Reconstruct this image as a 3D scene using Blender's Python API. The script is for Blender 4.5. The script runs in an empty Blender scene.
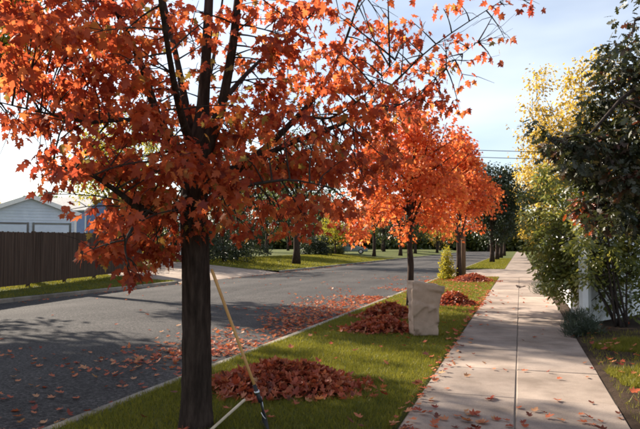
import bpy, bmesh, math, random
import numpy as np
from mathutils import Vector, Matrix, noise

# ------------------------------------------------------------------ camera, sky, sun, exposure
sc = bpy.context.scene
C = sc.collection
cam_d = bpy.data.cameras.new("camera"); cam = bpy.data.objects.new("camera", cam_d); C.objects.link(cam)
cam_d.sensor_width = 36; cam_d.lens = 35; cam_d.clip_start = 0.05; cam_d.clip_end = 3000
cam.location = (0, 0, 1.55)
cam.rotation_euler = (math.radians(90 + 2.9), 0, math.radians(17.82))
sc.camera = cam

SUN_AZ, SUN_EL = math.radians(66), math.radians(31)      # azimuth measured left (west) of the street direction
S = Vector((-math.sin(SUN_AZ) * math.cos(SUN_EL), math.cos(SUN_AZ) * math.cos(SUN_EL), math.sin(SUN_EL)))
world = bpy.data.worlds.new("World"); sc.world = world; world.use_nodes = True
nt = world.node_tree; nt.nodes.clear()
def wn(t, **k):
    n = nt.nodes.new(t)
    for a, b in k.items(): setattr(n, a, b)
    return n
sky = wn('ShaderNodeTexSky', sky_type='NISHITA', sun_disc=False)
sky.sun_elevation = SUN_EL; sky.sun_rotation = -SUN_AZ
sky.air_density = 1.0; sky.dust_density = 1.0; sky.ozone_density = 1.2; sky.altitude = 200
tc = wn('ShaderNodeTexCoord'); mp = wn('ShaderNodeMapping'); mp.inputs['Scale'].default_value = (1.6, 1.6, 5.0)
nz = wn('ShaderNodeTexNoise'); nz.inputs['Scale'].default_value = 1.5; nz.inputs['Detail'].default_value = 4; nz.inputs['Roughness'].default_value = 0.45
rp = wn('ShaderNodeValToRGB'); rp.color_ramp.elements[0].position = .30; rp.color_ramp.elements[1].position = .80; rp.color_ramp.elements[0].color = (.06, .06, .06, 1)
ml = wn('ShaderNodeMath', operation='MULTIPLY'); ml.inputs[1].default_value = .5
mx = wn('ShaderNodeMixRGB'); mx.inputs['Color2'].default_value = (12, 12.2, 12.6, 1)
bg = wn('ShaderNodeBackground'); bg.inputs['Strength'].default_value = 0.054
out = wn('ShaderNodeOutputWorld')
lk = nt.links.new
lk(tc.outputs['Generated'], mp.inputs['Vector']); lk(mp.outputs[0], nz.inputs['Vector']); lk(nz.outputs['Fac'], rp.inputs[0])
lk(rp.outputs[0], ml.inputs[0]); lk(ml.outputs[0], mx.inputs['Fac']); lk(sky.outputs[0], mx.inputs['Color1'])
lk(mx.outputs[0], bg.inputs['Color']); lk(bg.outputs[0], out.inputs['Surface'])

sun_d = bpy.data.lights.new("sun", 'SUN'); sun = bpy.data.objects.new("sun", sun_d); C.objects.link(sun)
sun_d.energy = 5.0; sun_d.angle = math.radians(0.53); sun_d.color = (1.0, 0.89, 0.74)
sun.rotation_euler = S.to_track_quat('Z', 'Y').to_euler(); sun.location = S * 60

sc.view_settings.view_transform = 'Standard'; sc.view_settings.look = 'None'
sc.view_settings.exposure = 1.55; sc.view_settings.gamma = 1.0; sc.view_settings.use_curve_mapping = False
sc.cycles.max_bounces = 9; sc.cycles.diffuse_bounces = 4; sc.cycles.glossy_bounces = 2; sc.cycles.transmission_bounces = 7
sc.cycles.filter_width = 1.9; sc.cycles.use_denoising = True
sc.cycles.sample_clamp_indirect = 6

rng = np.random.default_rng(7); random.seed(7)

# ------------------------------------------------------------------ helpers
def tag(o, label=None, cat=None, group=None, kind=None):
    if label: o['label'] = label
    if cat: o['category'] = cat
    if group: o['group'] = group
    if kind: o['kind'] = kind
    return o
def empty(name, loc, label, cat, group=None, rz=0):
    o = bpy.data.objects.new(name, None); C.objects.link(o); o.location = loc; o.rotation_euler = (0, 0, rz)
    o.empty_display_size = .2
    return tag(o, label, cat, group)
def link(name, me, parent=None, mat=None):
    o = bpy.data.objects.new(name, me); C.objects.link(o)
    if mat is not None and not me.materials: me.materials.append(mat)
    if parent is not None: o.parent = parent
    return o
def mesh_np(name, V, F, mat=None, attr=None, smooth=False):
    """V (n,3) F (m,k) all faces with k corners"""
    V = np.asarray(V, np.float32); F = np.asarray(F, np.int32)
    me = bpy.data.meshes.new(name); m, k = F.shape
    me.vertices.add(len(V)); me.vertices.foreach_set('co', V.ravel())
    me.loops.add(m * k); me.loops.foreach_set('vertex_index', F.ravel())
    me.polygons.add(m); me.polygons.foreach_set('loop_start', np.arange(0, m * k, k, dtype=np.int32))
    try: me.polygons.foreach_set('loop_total', np.full(m, k, np.int32))
    except Exception: pass
    if smooth: me.polygons.foreach_set('use_smooth', np.ones(m, bool))
    if attr is not None:
        a = me.attributes.new('rnd', 'FLOAT', 'FACE'); a.data.foreach_set('value', np.asarray(attr, np.float32))
    me.update(calc_edges=True)
    if mat is not None: me.materials.append(mat)
    return me
class MB:
    """collects boxes, tubes and loose faces into one mesh"""
    def __init__(s): s.v = []; s.f = []
    def add(s, v, f):
        b = len(s.v); s.v += [tuple(p) for p in v]; s.f += [tuple(i + b for i in q) for q in f]; return s
    def box(s, x0, x1, y0, y1, z0, z1, M=None):
        v = [Vector((x, y, z)) for z in (z0, z1) for y in (y0, y1) for x in (x0, x1)]
        if M is not None: v = [M @ p for p in v]
        return s.add(v, [(0,2,3,1),(4,5,7,6),(0,1,5,4),(2,6,7,3),(0,4,6,2),(1,3,7,5)])
    def bevel_box(s, x0, x1, y0, y1, z0, z1, c=.01):
        """box with a chamfered top"""
        v = [(x0,y0,z0),(x1,y0,z0),(x1,y1,z0),(x0,y1,z0),(x0,y0,z1-c),(x1,y0,z1-c),(x1,y1,z1-c),(x0,y1,z1-c),
             (x0+c,y0+c,z1),(x1-c,y0+c,z1),(x1-c,y1-c,z1),(x0+c,y1-c,z1)]
        f = [(3,2,1,0),(8,9,10,11)]
        for i in range(4):
            j = (i + 1) % 4; f += [(i, j, 4 + j, 4 + i), (4 + i, 4 + j, 8 + j, 8 + i)]
        return s.add(v, f)
    def tube(s, pts, rad, n=8, cap=True, wob=0.0):
        pts = [Vector(p) for p in pts]; b = len(s.v); t0 = None; ref = None
        for i, p in enumerate(pts):
            t = (pts[min(i + 1, len(pts) - 1)] - pts[max(i - 1, 0)]).normalized()
            if ref is None: ref = t.orthogonal().normalized()
            ref = (ref - t * ref.dot(t)).normalized(); bi = t.cross(ref); r = rad[i] if hasattr(rad, '__len__') else rad
            for k in range(n):
                a = 2 * math.pi * k / n; rr = r
                if wob: rr = r * (1 + wob * noise.noise(Vector((math.cos(a) * 1.3, math.sin(a) * 1.3, p.z * 1.7 + p.x))))
                s.v.append(tuple(p + (ref * math.cos(a) + bi * math.sin(a)) * rr))
        for i in range(len(pts) - 1):
            for k in range(n):
                a0 = b + i * n + k; a1 = b + i * n + (k + 1) % n
                s.f.append((a0, a1, a1 + n, a0 + n))
        if cap:
            s.f.append(tuple(b + k for k in reversed(range(n)))); e = b + (len(pts) - 1) * n
            s.f.append(tuple(e + k for k in range(n)))
        return s
    def mesh(s, name, mat=None, smooth=False):
        me = bpy.data.meshes.new(name); me.from_pydata(s.v, [], s.f); me.update()
        if smooth: me.polygons.foreach_set('use_smooth', np.ones(len(me.polygons), bool))
        if mat is not None: me.materials.append(mat)
        return me
    def build(s, name, mat, parent=None, smooth=False): return link(name, s.mesh(name, mat, smooth), parent)

# ------------------------------------------------------------------ materials (procedural)
def new_mat(name):
    m = bpy.data.materials.new(name); m.use_nodes = True; t = m.node_tree; t.nodes.clear()
    return m, t
class N:
    def __init__(s, t): s.t = t
    def __call__(s, typ, ins=None, **k):
        n = s.t.nodes.new(typ)
        for a, b in k.items(): setattr(n, a, b)
        for a, b in (ins or {}).items():
            if hasattr(b, 'is_output') or isinstance(b, bpy.types.NodeSocket): s.t.links.new(b, n.inputs[a])
            else: n.inputs[a].default_value = b
        return n
    def ramp(s, fac, stops):
        r = s('ShaderNodeValToRGB', {'Fac': fac}); e = r.color_ramp.elements
        while len(e) < len(stops): e.new(.5)
        for i, (p, c) in enumerate(stops):
            e[i].position = p; e[i].color = (*c, 1) if len(c) == 3 else c
        return r.outputs['Color']
    def noise(s, scale, detail=6, rough=.6, vec=None):
        n = s('ShaderNodeTexNoise', {'Scale': scale, 'Detail': detail, 'Roughness': rough})
        if vec is not None: s.t.links.new(vec, n.inputs['Vector'])
        return n.outputs['Fac']
    def mix(s, fac, a, b, blend='MIX'):
        m = s('ShaderNodeMixRGB', {'Fac': fac, 'Color1': a, 'Color2': b}, blend_type=blend); return m.outputs['Color']
    def out(s, sh): s('ShaderNodeOutputMaterial', {'Surface': sh})
def surf(name, stops, scale=3, detail=8, rough=.9, bump=.3, bscale=None, bdist=.02, spec=.25, stretch=None, second=None, coord='Object', metallic=0):
    m, t = new_mat(name); n = N(t)
    co = n('ShaderNodeTexCoord').outputs[coord]
    if stretch: co = n('ShaderNodeMapping', {'Vector': co, 'Scale': stretch}).outputs[0]
    col = n.ramp(n.noise(scale, detail, .65, co), stops)
    if second:
        sc2, lo, hi, c2, amt = second
        f = n.ramp(n.noise(sc2, 5, .6, co), [(lo, (0, 0, 0)), (hi, (amt, amt, amt))])
        col = n.mix(f, col, (*c2, 1))
    b = n('ShaderNodeBump', {'Strength': bump, 'Distance': bdist, 'Height': n.noise(bscale or scale * 6, 8, .7, co)})
    p = n('ShaderNodeBsdfPrincipled', {'Base Color': col, 'Roughness': rough, 'Specular IOR Level': spec, 'Metallic': metallic, 'Normal': b.outputs[0]})
    n.out(p.outputs[0]); return m
def leafmat(name, stops, transl=.45, gloss=.04, tboost=1.25):
    """leaf colour by the leaf's own random value; light passes through the blade"""
    m, t = new_mat(name); n = N(t)
    a = n('ShaderNodeAttribute', attribute_name='rnd').outputs['Fac']
    col = n.ramp(a, stops)
    v = n.noise(9, 3, .6, n('ShaderNodeTexCoord').outputs['Object'])
    col = n.mix(.35, col, n.ramp(v, [(.3, (.45, .45, .45)), (.7, (1.25, 1.2, 1.1))]), 'MULTIPLY')
    d = n('ShaderNodeBsdfDiffuse', {'Color': col})
    tcol = n.mix(1.0, col, (tboost, tboost * .95, tboost * .8, 1), 'MULTIPLY')
    tr = n('ShaderNodeBsdfTranslucent', {'Color': tcol})
    mixs = n('ShaderNodeMixShader', {0: transl, 1: d.outputs[0], 2: tr.outputs[0]})
    g = n('ShaderNodeBsdfGlossy', {'Color': (.9, .9, .9, 1), 'Roughness': .45})
    m2 = n('ShaderNodeMixShader', {0: gloss, 1: mixs.outputs[0], 2: g.outputs[0]})
    n.out(m2.outputs[0]); return m
def plain(name, col, rough=.6, metallic=0, var=.15, scale=20, spec=.4):
    lo = tuple(c * (1 - var) for c in col); hi = tuple(min(1, c * (1 + var)) for c in col)
    return surf(name, [(.3, lo), (.7, hi)], scale, 6, rough, .12, None, .005, spec, metallic=metallic)

M = {}
# asphalt: fine aggregate speckle, soft worn lanes and patches
def asphalt():
    m, t = new_mat('asphalt'); n = N(t); co = n('ShaderNodeTexCoord').outputs['Object']
    base = n.ramp(n.noise(.45, 6, .6, co), [(.3, (.038, .035, .035)), (.7, (.062, .058, .057))])
    sp = n.ramp(n.noise(24, 6, .85, co), [(.36, (.3, .3, .32)), (.51, (1, 1, 1)), (.62, (2.6, 2.55, 2.5))])
    col = n.mix(1, base, sp, 'MULTIPLY')
    lane = n.ramp(n.noise(1, 3, .5, n('ShaderNodeMapping', {'Vector': co, 'Scale': (1.1, .03, 1)}).outputs[0]), [(.35, (.85, .85, .85)), (.65, (1.15, 1.14, 1.12))])
    col = n.mix(1, col, lane, 'MULTIPLY')
    vo = n('ShaderNodeTexVoronoi', {'Vector': n.mix(.12, co, n('ShaderNodeTexNoise', {'Vector': co, 'Scale': 1.5}).outputs['Color'], 'ADD'), 'Scale': .32}, feature='DISTANCE_TO_EDGE').outputs['Distance']
    crack = n.ramp(vo, [(.002, (.72, .72, .72)), (.006, (1, 1, 1))])
    col = n.mix(1, col, crack, 'MULTIPLY')
    b = n('ShaderNodeBump', {'Strength': 1.0, 'Distance': .02, 'Height': n.noise(45, 6, .8, co)})
    p = n('ShaderNodeBsdfPrincipled', {'Base Color': col, 'Roughness': .85, 'Specular IOR Level': .12, 'Normal': b.outputs[0]})
    n.out(p.outputs[0]); return m
M['asphalt'] = asphalt()
def concrete(name, a, b_, stain):
    m, t = new_mat(name); n = N(t); co = n('ShaderNodeTexCoord').outputs['Object']
    g = n('ShaderNodeNewGeometry').outputs['Position']
    col = n.ramp(n.noise(1.1, 8, .7, g), [(.28, a), (.72, b_)])
    st = n.ramp(n.noise(.9, 6, .65, n('ShaderNodeMapping', {'Vector': g, 'Location': (7, 3, 0)}).outputs[0]), [(.42, (0, 0, 0)), (.68, (.85, .85, .85))])
    col = n.mix(st, col, (*stain, 1))
    rn = n('ShaderNodeObjectInfo').outputs['Random']
    col = n.mix(1, col, n.ramp(rn, [(0, (.84, .84, .85)), (1, (1.1, 1.08, 1.05))]), 'MULTIPLY')
    vo = n('ShaderNodeTexVoronoi', {'Vector': n.mix(.35, g, n('ShaderNodeTexNoise', {'Vector': g, 'Scale': 2.5, 'Detail': 6}).outputs['Color'], 'ADD'), 'Scale': .55}, feature='DISTANCE_TO_EDGE').outputs['Distance']
    col = n.mix(1, col, n.ramp(vo, [(.0015, (.86, .85, .84)), (.004, (1, 1, 1))]), 'MULTIPLY')
    sp = n.ramp(n.noise(130, 3, .7, g), [(.3, (.72, .72, .72)), (.6, (1.08, 1.08, 1.08))])
    col = n.mix(1, col, sp, 'MULTIPLY')
    b = n('ShaderNodeBump', {'Strength': .45, 'Distance': .006, 'Height': n.noise(60, 8, .75, g)})
    p = n('ShaderNodeBsdfPrincipled', {'Base Color': col, 'Roughness': .92, 'Specular IOR Level': .1, 'Normal': b.outputs[0]})
    n.out(p.outputs[0]); return m
M['concrete'] = concrete('sidewalk_concrete', (.245, .196, .165), (.375, .31, .265), (.15, .118, .098))
M['kerb'] = concrete('kerb_concrete', (.22, .20, .17), (.36, .32, .27), (.11, .095, .075))
M['joint'] = plain('joint_dirt', (.17, .14, .115), .95)
M['lawn'] = surf('lawn_soil', [(.3, (.045, .055, .016)), (.55, (.085, .10, .028)), (.75, (.12, .115, .04))], 1.3, 9, .95, .8, 60, .05, .1, second=(.5, .5, .7, (.12, .09, .045), .5))
M['soil'] = surf('garden_soil', [(.3, (.03, .02, .014)), (.7, (.075, .05, .034))], 5, 9, .95, .9, 40, .05, .1)
M['bark'] = surf('maple_bark', [(.28, (.016, .011, .009)), (.5, (.05, .034, .027)), (.75, (.10, .07, .055))], 14, 9, .95, 1.0, 22, .03, .1, stretch=(1.6, 1.6, .28))
M['bark_fine'] = surf('branch_bark', [(.3, (.025, .019, .017)), (.7, (.065, .05, .043))], 20, 6, .9, .5, 40, .01, .1)
M['maple_leaf'] = leafmat('maple_leaf_red', [(0, (.20, .032, .02)), (.35, (.34, .066, .03)), (.65, (.45, .108, .04)), (.92, (.53, .18, .055)), (1, (.26, .19, .05))], .60, .015, 1.65)
M['maple_orange'] = leafmat('maple_leaf_orange', [(0, (.48, .085, .035)), (.4, (.66, .155, .05)), (.8, (.75, .24, .07)), (1, (.80, .38, .10))], .55, .02, 1.3)
M['fallen'] = leafmat('fallen_leaf', [(0, (.10, .04, .024)), (.18, (.25, .045, .024)), (.45, (.43, .092, .04)), (.75, (.52, .18, .08)), (1, (.52, .30, .16))], .3, .03, 1.0)
M['oak_leaf'] = leafmat('oak_leaf_dark', [(0, (.022, .03, .012)), (.6, (.042, .046, .016)), (.8, (.075, .035, .018)), (.9, (.16, .035, .018)), (1, (.42, .085, .02))], .3, .05)
M['shrub_leaf'] = leafmat('shrub_leaf_green', [(0, (.08, .105, .02)), (.6, (.19, .21, .045)), (1, (.38, .34, .08))], .5, .05)
M['dark_leaf'] = leafmat('dark_green_leaf', [(0, (.012, .022, .010)), (.7, (.03, .042, .014)), (1, (.06, .07, .02))], .25, .04)
M['green_leaf'] = leafmat('green_leaf', [(0, (.04, .06, .015)), (.6, (.09, .11, .022)), (1, (.2, .19, .04))], .4, .04)
M['yellow_leaf'] = leafmat('yellow_leaf', [(0, (.28, .19, .03)), (.5, (.50, .35, .055)), (1, (.66, .50, .10))], .45, .03)
M['lime_leaf'] = leafmat('yellow_green_leaf', [(0, (.20, .20, .02)), (.5, (.36, .33, .03)), (1, (.52, .42, .05))], .45, .03)
M['juniper'] = leafmat('juniper_needle', [(0, (.03, .045, .03)), (.6, (.06, .08, .05)), (1, (.11, .13, .08))], .2, .04)
M['grass'] = leafmat('grass_blade', [(0, (.095, .102, .012)), (.6, (.215, .205, .027)), (.9, (.31, .25, .05)), (1, (.40, .31, .11))], .4, .015)
M['fence_wood'] = surf('weathered_fence_wood', [(.3, (.032, .021, .016)), (.7, (.105, .072, .054))], 3, 8, .9, .5, 30, .01, .1, stretch=(3, 3, .12))
M['vinyl'] = surf('white_fence_paint', [(.3, (.66, .66, .66)), (.7, (.78, .78, .77))], 2.5, 6, .55, .1, 20, .004, .4, second=(3, .55, .75, (.45, .43, .38), .4))
M['siding'] = surf('white_siding', [(.3, (.50, .57, .68)), (.7, (.60, .67, .77))], 2, 5, .6, .1, 30, .003, .3)
M['roof'] = surf('grey_shingle', [(.3, (.30, .29, .29)), (.7, (.45, .44, .43))], 5, 8, .95, .6, 30, .02, .1)
M['blue'] = surf('blue_siding', [(.3, (.15, .21, .38)), (.7, (.20, .27, .46))], 2, 5, .7, .1, 30, .003, .3)
M['brick'] = surf('chimney_brick', [(.3, (.10, .055, .04)), (.7, (.19, .10, .075))], 8, 6, .9, .4, 30, .01, .1)
M['handle'] = surf('rake_handle_wood', [(.3, (.50, .25, .08)), (.7, (.66, .37, .13))], 9, 6, .5, .15, 40, .003, .4, stretch=(1, 1, .2))
M['pale_handle'] = surf('bare_handle_wood', [(.3, (.50, .40, .27)), (.7, (.66, .54, .38))], 9, 6, .6, .15, 40, .003, .3)
M['steel'] = plain('galvanised_steel', (.55, .56, .57), .35, 1.0)
M['black_metal'] = plain('dark_tine', (.03, .03, .033), .5, .3)
def kraft():
    m, t = new_mat('kraft_paper'); n = N(t); co = n('ShaderNodeTexCoord').outputs['Object']
    col = n.ramp(n.noise(5, 7, .65, co), [(.3, (.35, .245, .18)), (.7, (.48, .35, .265))])
    w = n.mix(.15, co, n('ShaderNodeTexNoise', {'Vector': co, 'Scale': 6}).outputs['Color'], 'ADD')
    v1 = n('ShaderNodeTexVoronoi', {'Vector': w, 'Scale': 9}, feature='DISTANCE_TO_EDGE').outputs['Distance']
    v2 = n('ShaderNodeTexVoronoi', {'Vector': w, 'Scale': 7}).outputs['Distance']
    col = n.mix(1, col, n.ramp(v1, [(0, (1.06, 1.05, 1.04)), (.04, (1, 1, 1))]), 'MULTIPLY')
    b = n('ShaderNodeBump', {'Strength': .22, 'Distance': .03, 'Height': v2})
    b2 = n('ShaderNodeBump', {'Strength': .3, 'Distance': .006, 'Height': n.noise(60, 6, .7, co), 'Normal': b.outputs[0]})
    p = n('ShaderNodeBsdfPrincipled', {'Base Color': col, 'Roughness': .8, 'Specular IOR Level': .2, 'Normal': b2.outputs[0]})
    n.out(p.outputs[0]); return m
M['paper'] = kraft()
M['pole'] = surf('pole_wood', [(.3, (.10, .065, .045)), (.7, (.19, .125, .085))], 8, 8, .9, .5, 30, .01, .1, stretch=(2, 2, .2))
M['wire'] = plain('wire', (.015, .015, .016), .6)
M['car_paint'] = plain('car_paint', (.16, .23, .25), .25, .5, .05, 3, .6)
M['glass'] = plain('car_glass', (.02, .025, .03), .08, 0, .05, 3, .9)
M['tyre'] = plain('tyre_rubber', (.012, .012, .012), .8)
M['lamp_glass'] = plain('headlight_glass', (.6, .6, .58), .15, 0, .05, 5, .8)
M['fur'] = plain('squirrel_fur', (.16, .12, .10), .9, 0, .4, 60)
M['trim'] = plain('white_trim', (.74, .75, .76), .55)
M['window'] = plain('dark_window', (.03, .04, .05), .1, 0, .1, 3, .9)

# ------------------------------------------------------------------ leaves and trees
def tmpl(half, fold=.12, droop=.22, center=(0, .38)):
    """mirrored outline -> fan of triangles; folded along the midrib, tip drooping"""
    o = list(half) + [(-x, y) for x, y in reversed(half[1:-1])]
    pts = [center] + o; k = len(o)
    V = np.array([(x, y, -fold * abs(x) - droop * y * y) for x, y in pts], np.float32)
    F = np.array([(0, 1 + i, 1 + (i + 1) % k) for i in range(k)], np.int32)
    return V, F
T_MAPLE = tmpl([(0, 0), (.2, -.07), (.47, .0), (.28, .19), (.60, .47), (.40, .52), (.22, .49), (.24, .74), (.12, .78), (0, 1.05)])
T_MAPLE_S = tmpl([(0, 0), (.45, .03), (.26, .22), (.58, .5), (.22, .52), (0, 1.05)])
T_MAPLE_CURL = tmpl([(0, 0), (.2, -.07), (.47, .0), (.28, .19), (.60, .47), (.22, .49), (.24, .74), (0, 1.05)], -.35, -.30)
T_MAPLE_B = tmpl([(0, 0), (.15, -.05), (.38, -.04), (.25, .17), (.52, .36), (.36, .45), (.2, .5), (.26, .70), (.10, .80), (0, 1.1)], .5, .5)
T_OAK = tmpl([(0, 0), (.10, .12), (.07, .2), (.27, .32), (.09, .42), (.33, .58), (.12, .66), (.2, .84), (0, 1.05)], .15, .2)
T_ELL = tmpl([(0, 0), (.22, .35), (.19, .65), (0, 1)], .2, .2)
T_DIA = (np.array([(0, 0, 0), (.3, .5, -.08), (0, 1, -.2), (-.3, .5, -.08)], np.float32), np.array([(0, 1, 2), (0, 2, 3)], np.int32))
T_NEEDLE = (np.array([(-.06, 0, 0), (.06, 0, 0), (0, 1, 0)], np.float32), np.array([(0, 1, 2)], np.int32))

def frames(d, nrm):
    """rotation matrices (n,3,3) with columns x, y = leaf tip direction, z = upper face"""
    y = d / np.linalg.norm(d, axis=1, keepdims=True)
    x = np.cross(y, nrm); x /= np.linalg.norm(x, axis=1, keepdims=True) + 1e-9
    z = np.cross(x, y)
    return np.stack([x, y, z], axis=2)
def scatter(name, T, P, R, S_, rnd, mat):
    V, F = T; n = len(P); k = len(V)
    X = np.einsum('nij,kj->nki', R, V) * S_[:, None, None] + P[:, None, :]
    Fa = (F[None] + (np.arange(n) * k)[:, None, None]).reshape(-1, F.shape[1])
    return mesh_np(name, X.reshape(-1, 3), Fa, mat, np.repeat(rnd, len(F)))
def leaf_cloud(cl, size, droop=.7, flat=.75, updown=.8):
    """cl rows: x y z count radius -> leaf bases, frames, sizes and randoms"""
    P = []; D = []; tone = []
    for x, y, z, k, r in cl:
        k = int(k); q = np.clip(rng.normal(0, .62, (k, 3)), -1.15, 1.15) * np.array([r, r, r * flat]); P.append(q + (x, y, z)); D.append(q / (r + 1e-6))
        tone.append(np.full(k, rng.normal(0, .13)))
    P = np.concatenate(P); D = np.concatenate(D); tone = np.concatenate(tone); n = len(P)
    d = D * .8 + rng.normal(0, .6, (n, 3)); d[:, 2] = d[:, 2] * .5 - droop
    up = rng.normal(0, .55, (n, 3)); up[:, 2] += updown
    R = frames(d, up); s = size * rng.uniform(.65, 1.2, n)
    return P, R, s, np.clip(rng.beta(2.2, 2.4, n) + tone, 0, 1)
def curve_pts(a, b, bend, n=5):
    a = Vector(a); b = Vector(b); m = (a + b) / 2 + Vector(bend)
    return [a * (1 - t) ** 2 + m * (2 * t * (1 - t)) + b * t * t for t in [i / (n - 1) for i in range(n)]]
def tree(name, base, H, r, hc, crad, ccz, label, cat='tree', nlimb=9, nclump=120, per=50, csize=.35, leaf=.12, T=T_MAPLE_S, mat='green_leaf',
         bark='bark', seed=1, droop=.6, group=None, wood=True, shell=.55, lean=(0, 0), squash=1.0, low=-1.0, taper=0.0, rise=(-.15, .8)):
    """trunk with limbs reaching into an uneven crown of leaf clumps; crown ellipsoid radii crad centred at height ccz"""
    rs = random.Random(seed); root = empty(name, base, label, cat, group)
    rx, ry, rz = crad; lx, ly = lean
    lead = []; rad = []; nseg = 9; top = ccz + rz * .75
    for i in range(nseg + 1):
        t = i / nseg; z = -.05 + (top + .05) * t
        lead.append(Vector((lx * t + rs.uniform(-.03, .03) * H * .12 * (t > .15), ly * t + rs.uniform(-.03, .03) * H * .12 * (t > .15), z)))
        rad.append(max(.012, r * (1.25 if i == 0 else 1) * (1 - .88 * t)))
    tm = MB().tube(lead, rad, 9, wob=.25)
    def at(z):
        t = min(max((z + .05) / (top + .05), 0), .999) * nseg; i = int(t); return lead[i].lerp(lead[i + 1], t - i)
    lobes = [(Vector((rs.gauss(0, 1), rs.gauss(0, 1), rs.gauss(0, .8))).normalized(), rs.uniform(-.28, .22)) for _ in range(14)]
    def shape(v):
        s = 1.0
        for l, a in lobes: s += a * max(0, v.dot(l)) ** 4
        return s
    nodes = [p for p in lead if p.z > hc]
    br = MB()
    for i in range(nlimb):
        a = 2.4 * i + rs.uniform(-.4, .4); hz = hc + (top - hc) * .62 * (i / max(1, nlimb - 1)) ** 1.1
        el = rs.uniform(*rise); v = Vector((math.cos(a) * math.cos(el), math.sin(a) * math.cos(el), math.sin(el)))
        e = Vector((lx * .7, ly * .7, ccz)) + Vector((v.x * rx, v.y * ry, v.z * rz)) * .8 * shape(v)
        e.z = max(e.z, hz + .2 * rz)
        s0 = at(hz); pts = curve_pts(s0, e, (0, 0, -.12 * (e - s0).length), 6)
        r0 = r * .45 * (1 - .5 * i / nlimb); br.tube(pts, [max(.008, r0 * (1 - .9 * k / 5)) for k in range(6)], 6)
        nodes += pts[1:]
    cl = []
    while len(cl) < nclump:
        v = Vector((rs.gauss(0, 1), rs.gauss(0, 1), rs.gauss(0, 1))).normalized()
        if v.z < low: continue
        q = rs.random() ** shell; s = shape(v) * q
        tp = 1 - taper * (v.z * q + .35); p = Vector((lx * .7 + v.x * rx * s * tp, ly * .7 + v.y * ry * s * tp, ccz + v.z * rz * s))
        if p.z < hc * .8: continue
        cl.append((p.x, p.y, p.z, rs.randint(int(per * .5), int(per * 1.4)), csize * rs.uniform(.7, 1.3)))
    if wood:
        for c in cl:
            p = Vector(c[:3]); nn = min(nodes, key=lambda q: (q - p).length_squared + .4 * max(0, q.z - p.z) ** 2)
            d = (p - nn).length
            if d > .05: br.tube(curve_pts(nn, p, (0, 0, -.1 * d), 3), [max(.006, r * .09), max(.005, r * .06), .003], 4, False)
    tm.build('trunk', M[bark], root, True)
    if br.v: br.build('branches', M['bark_fine'], root, True)
    P, R, s, q = leaf_cloud(cl, leaf, droop)
    tag(link('crown', scatter('crown', T, P, R, s, q, M[mat]), root), kind='stuff')
    return root

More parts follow.
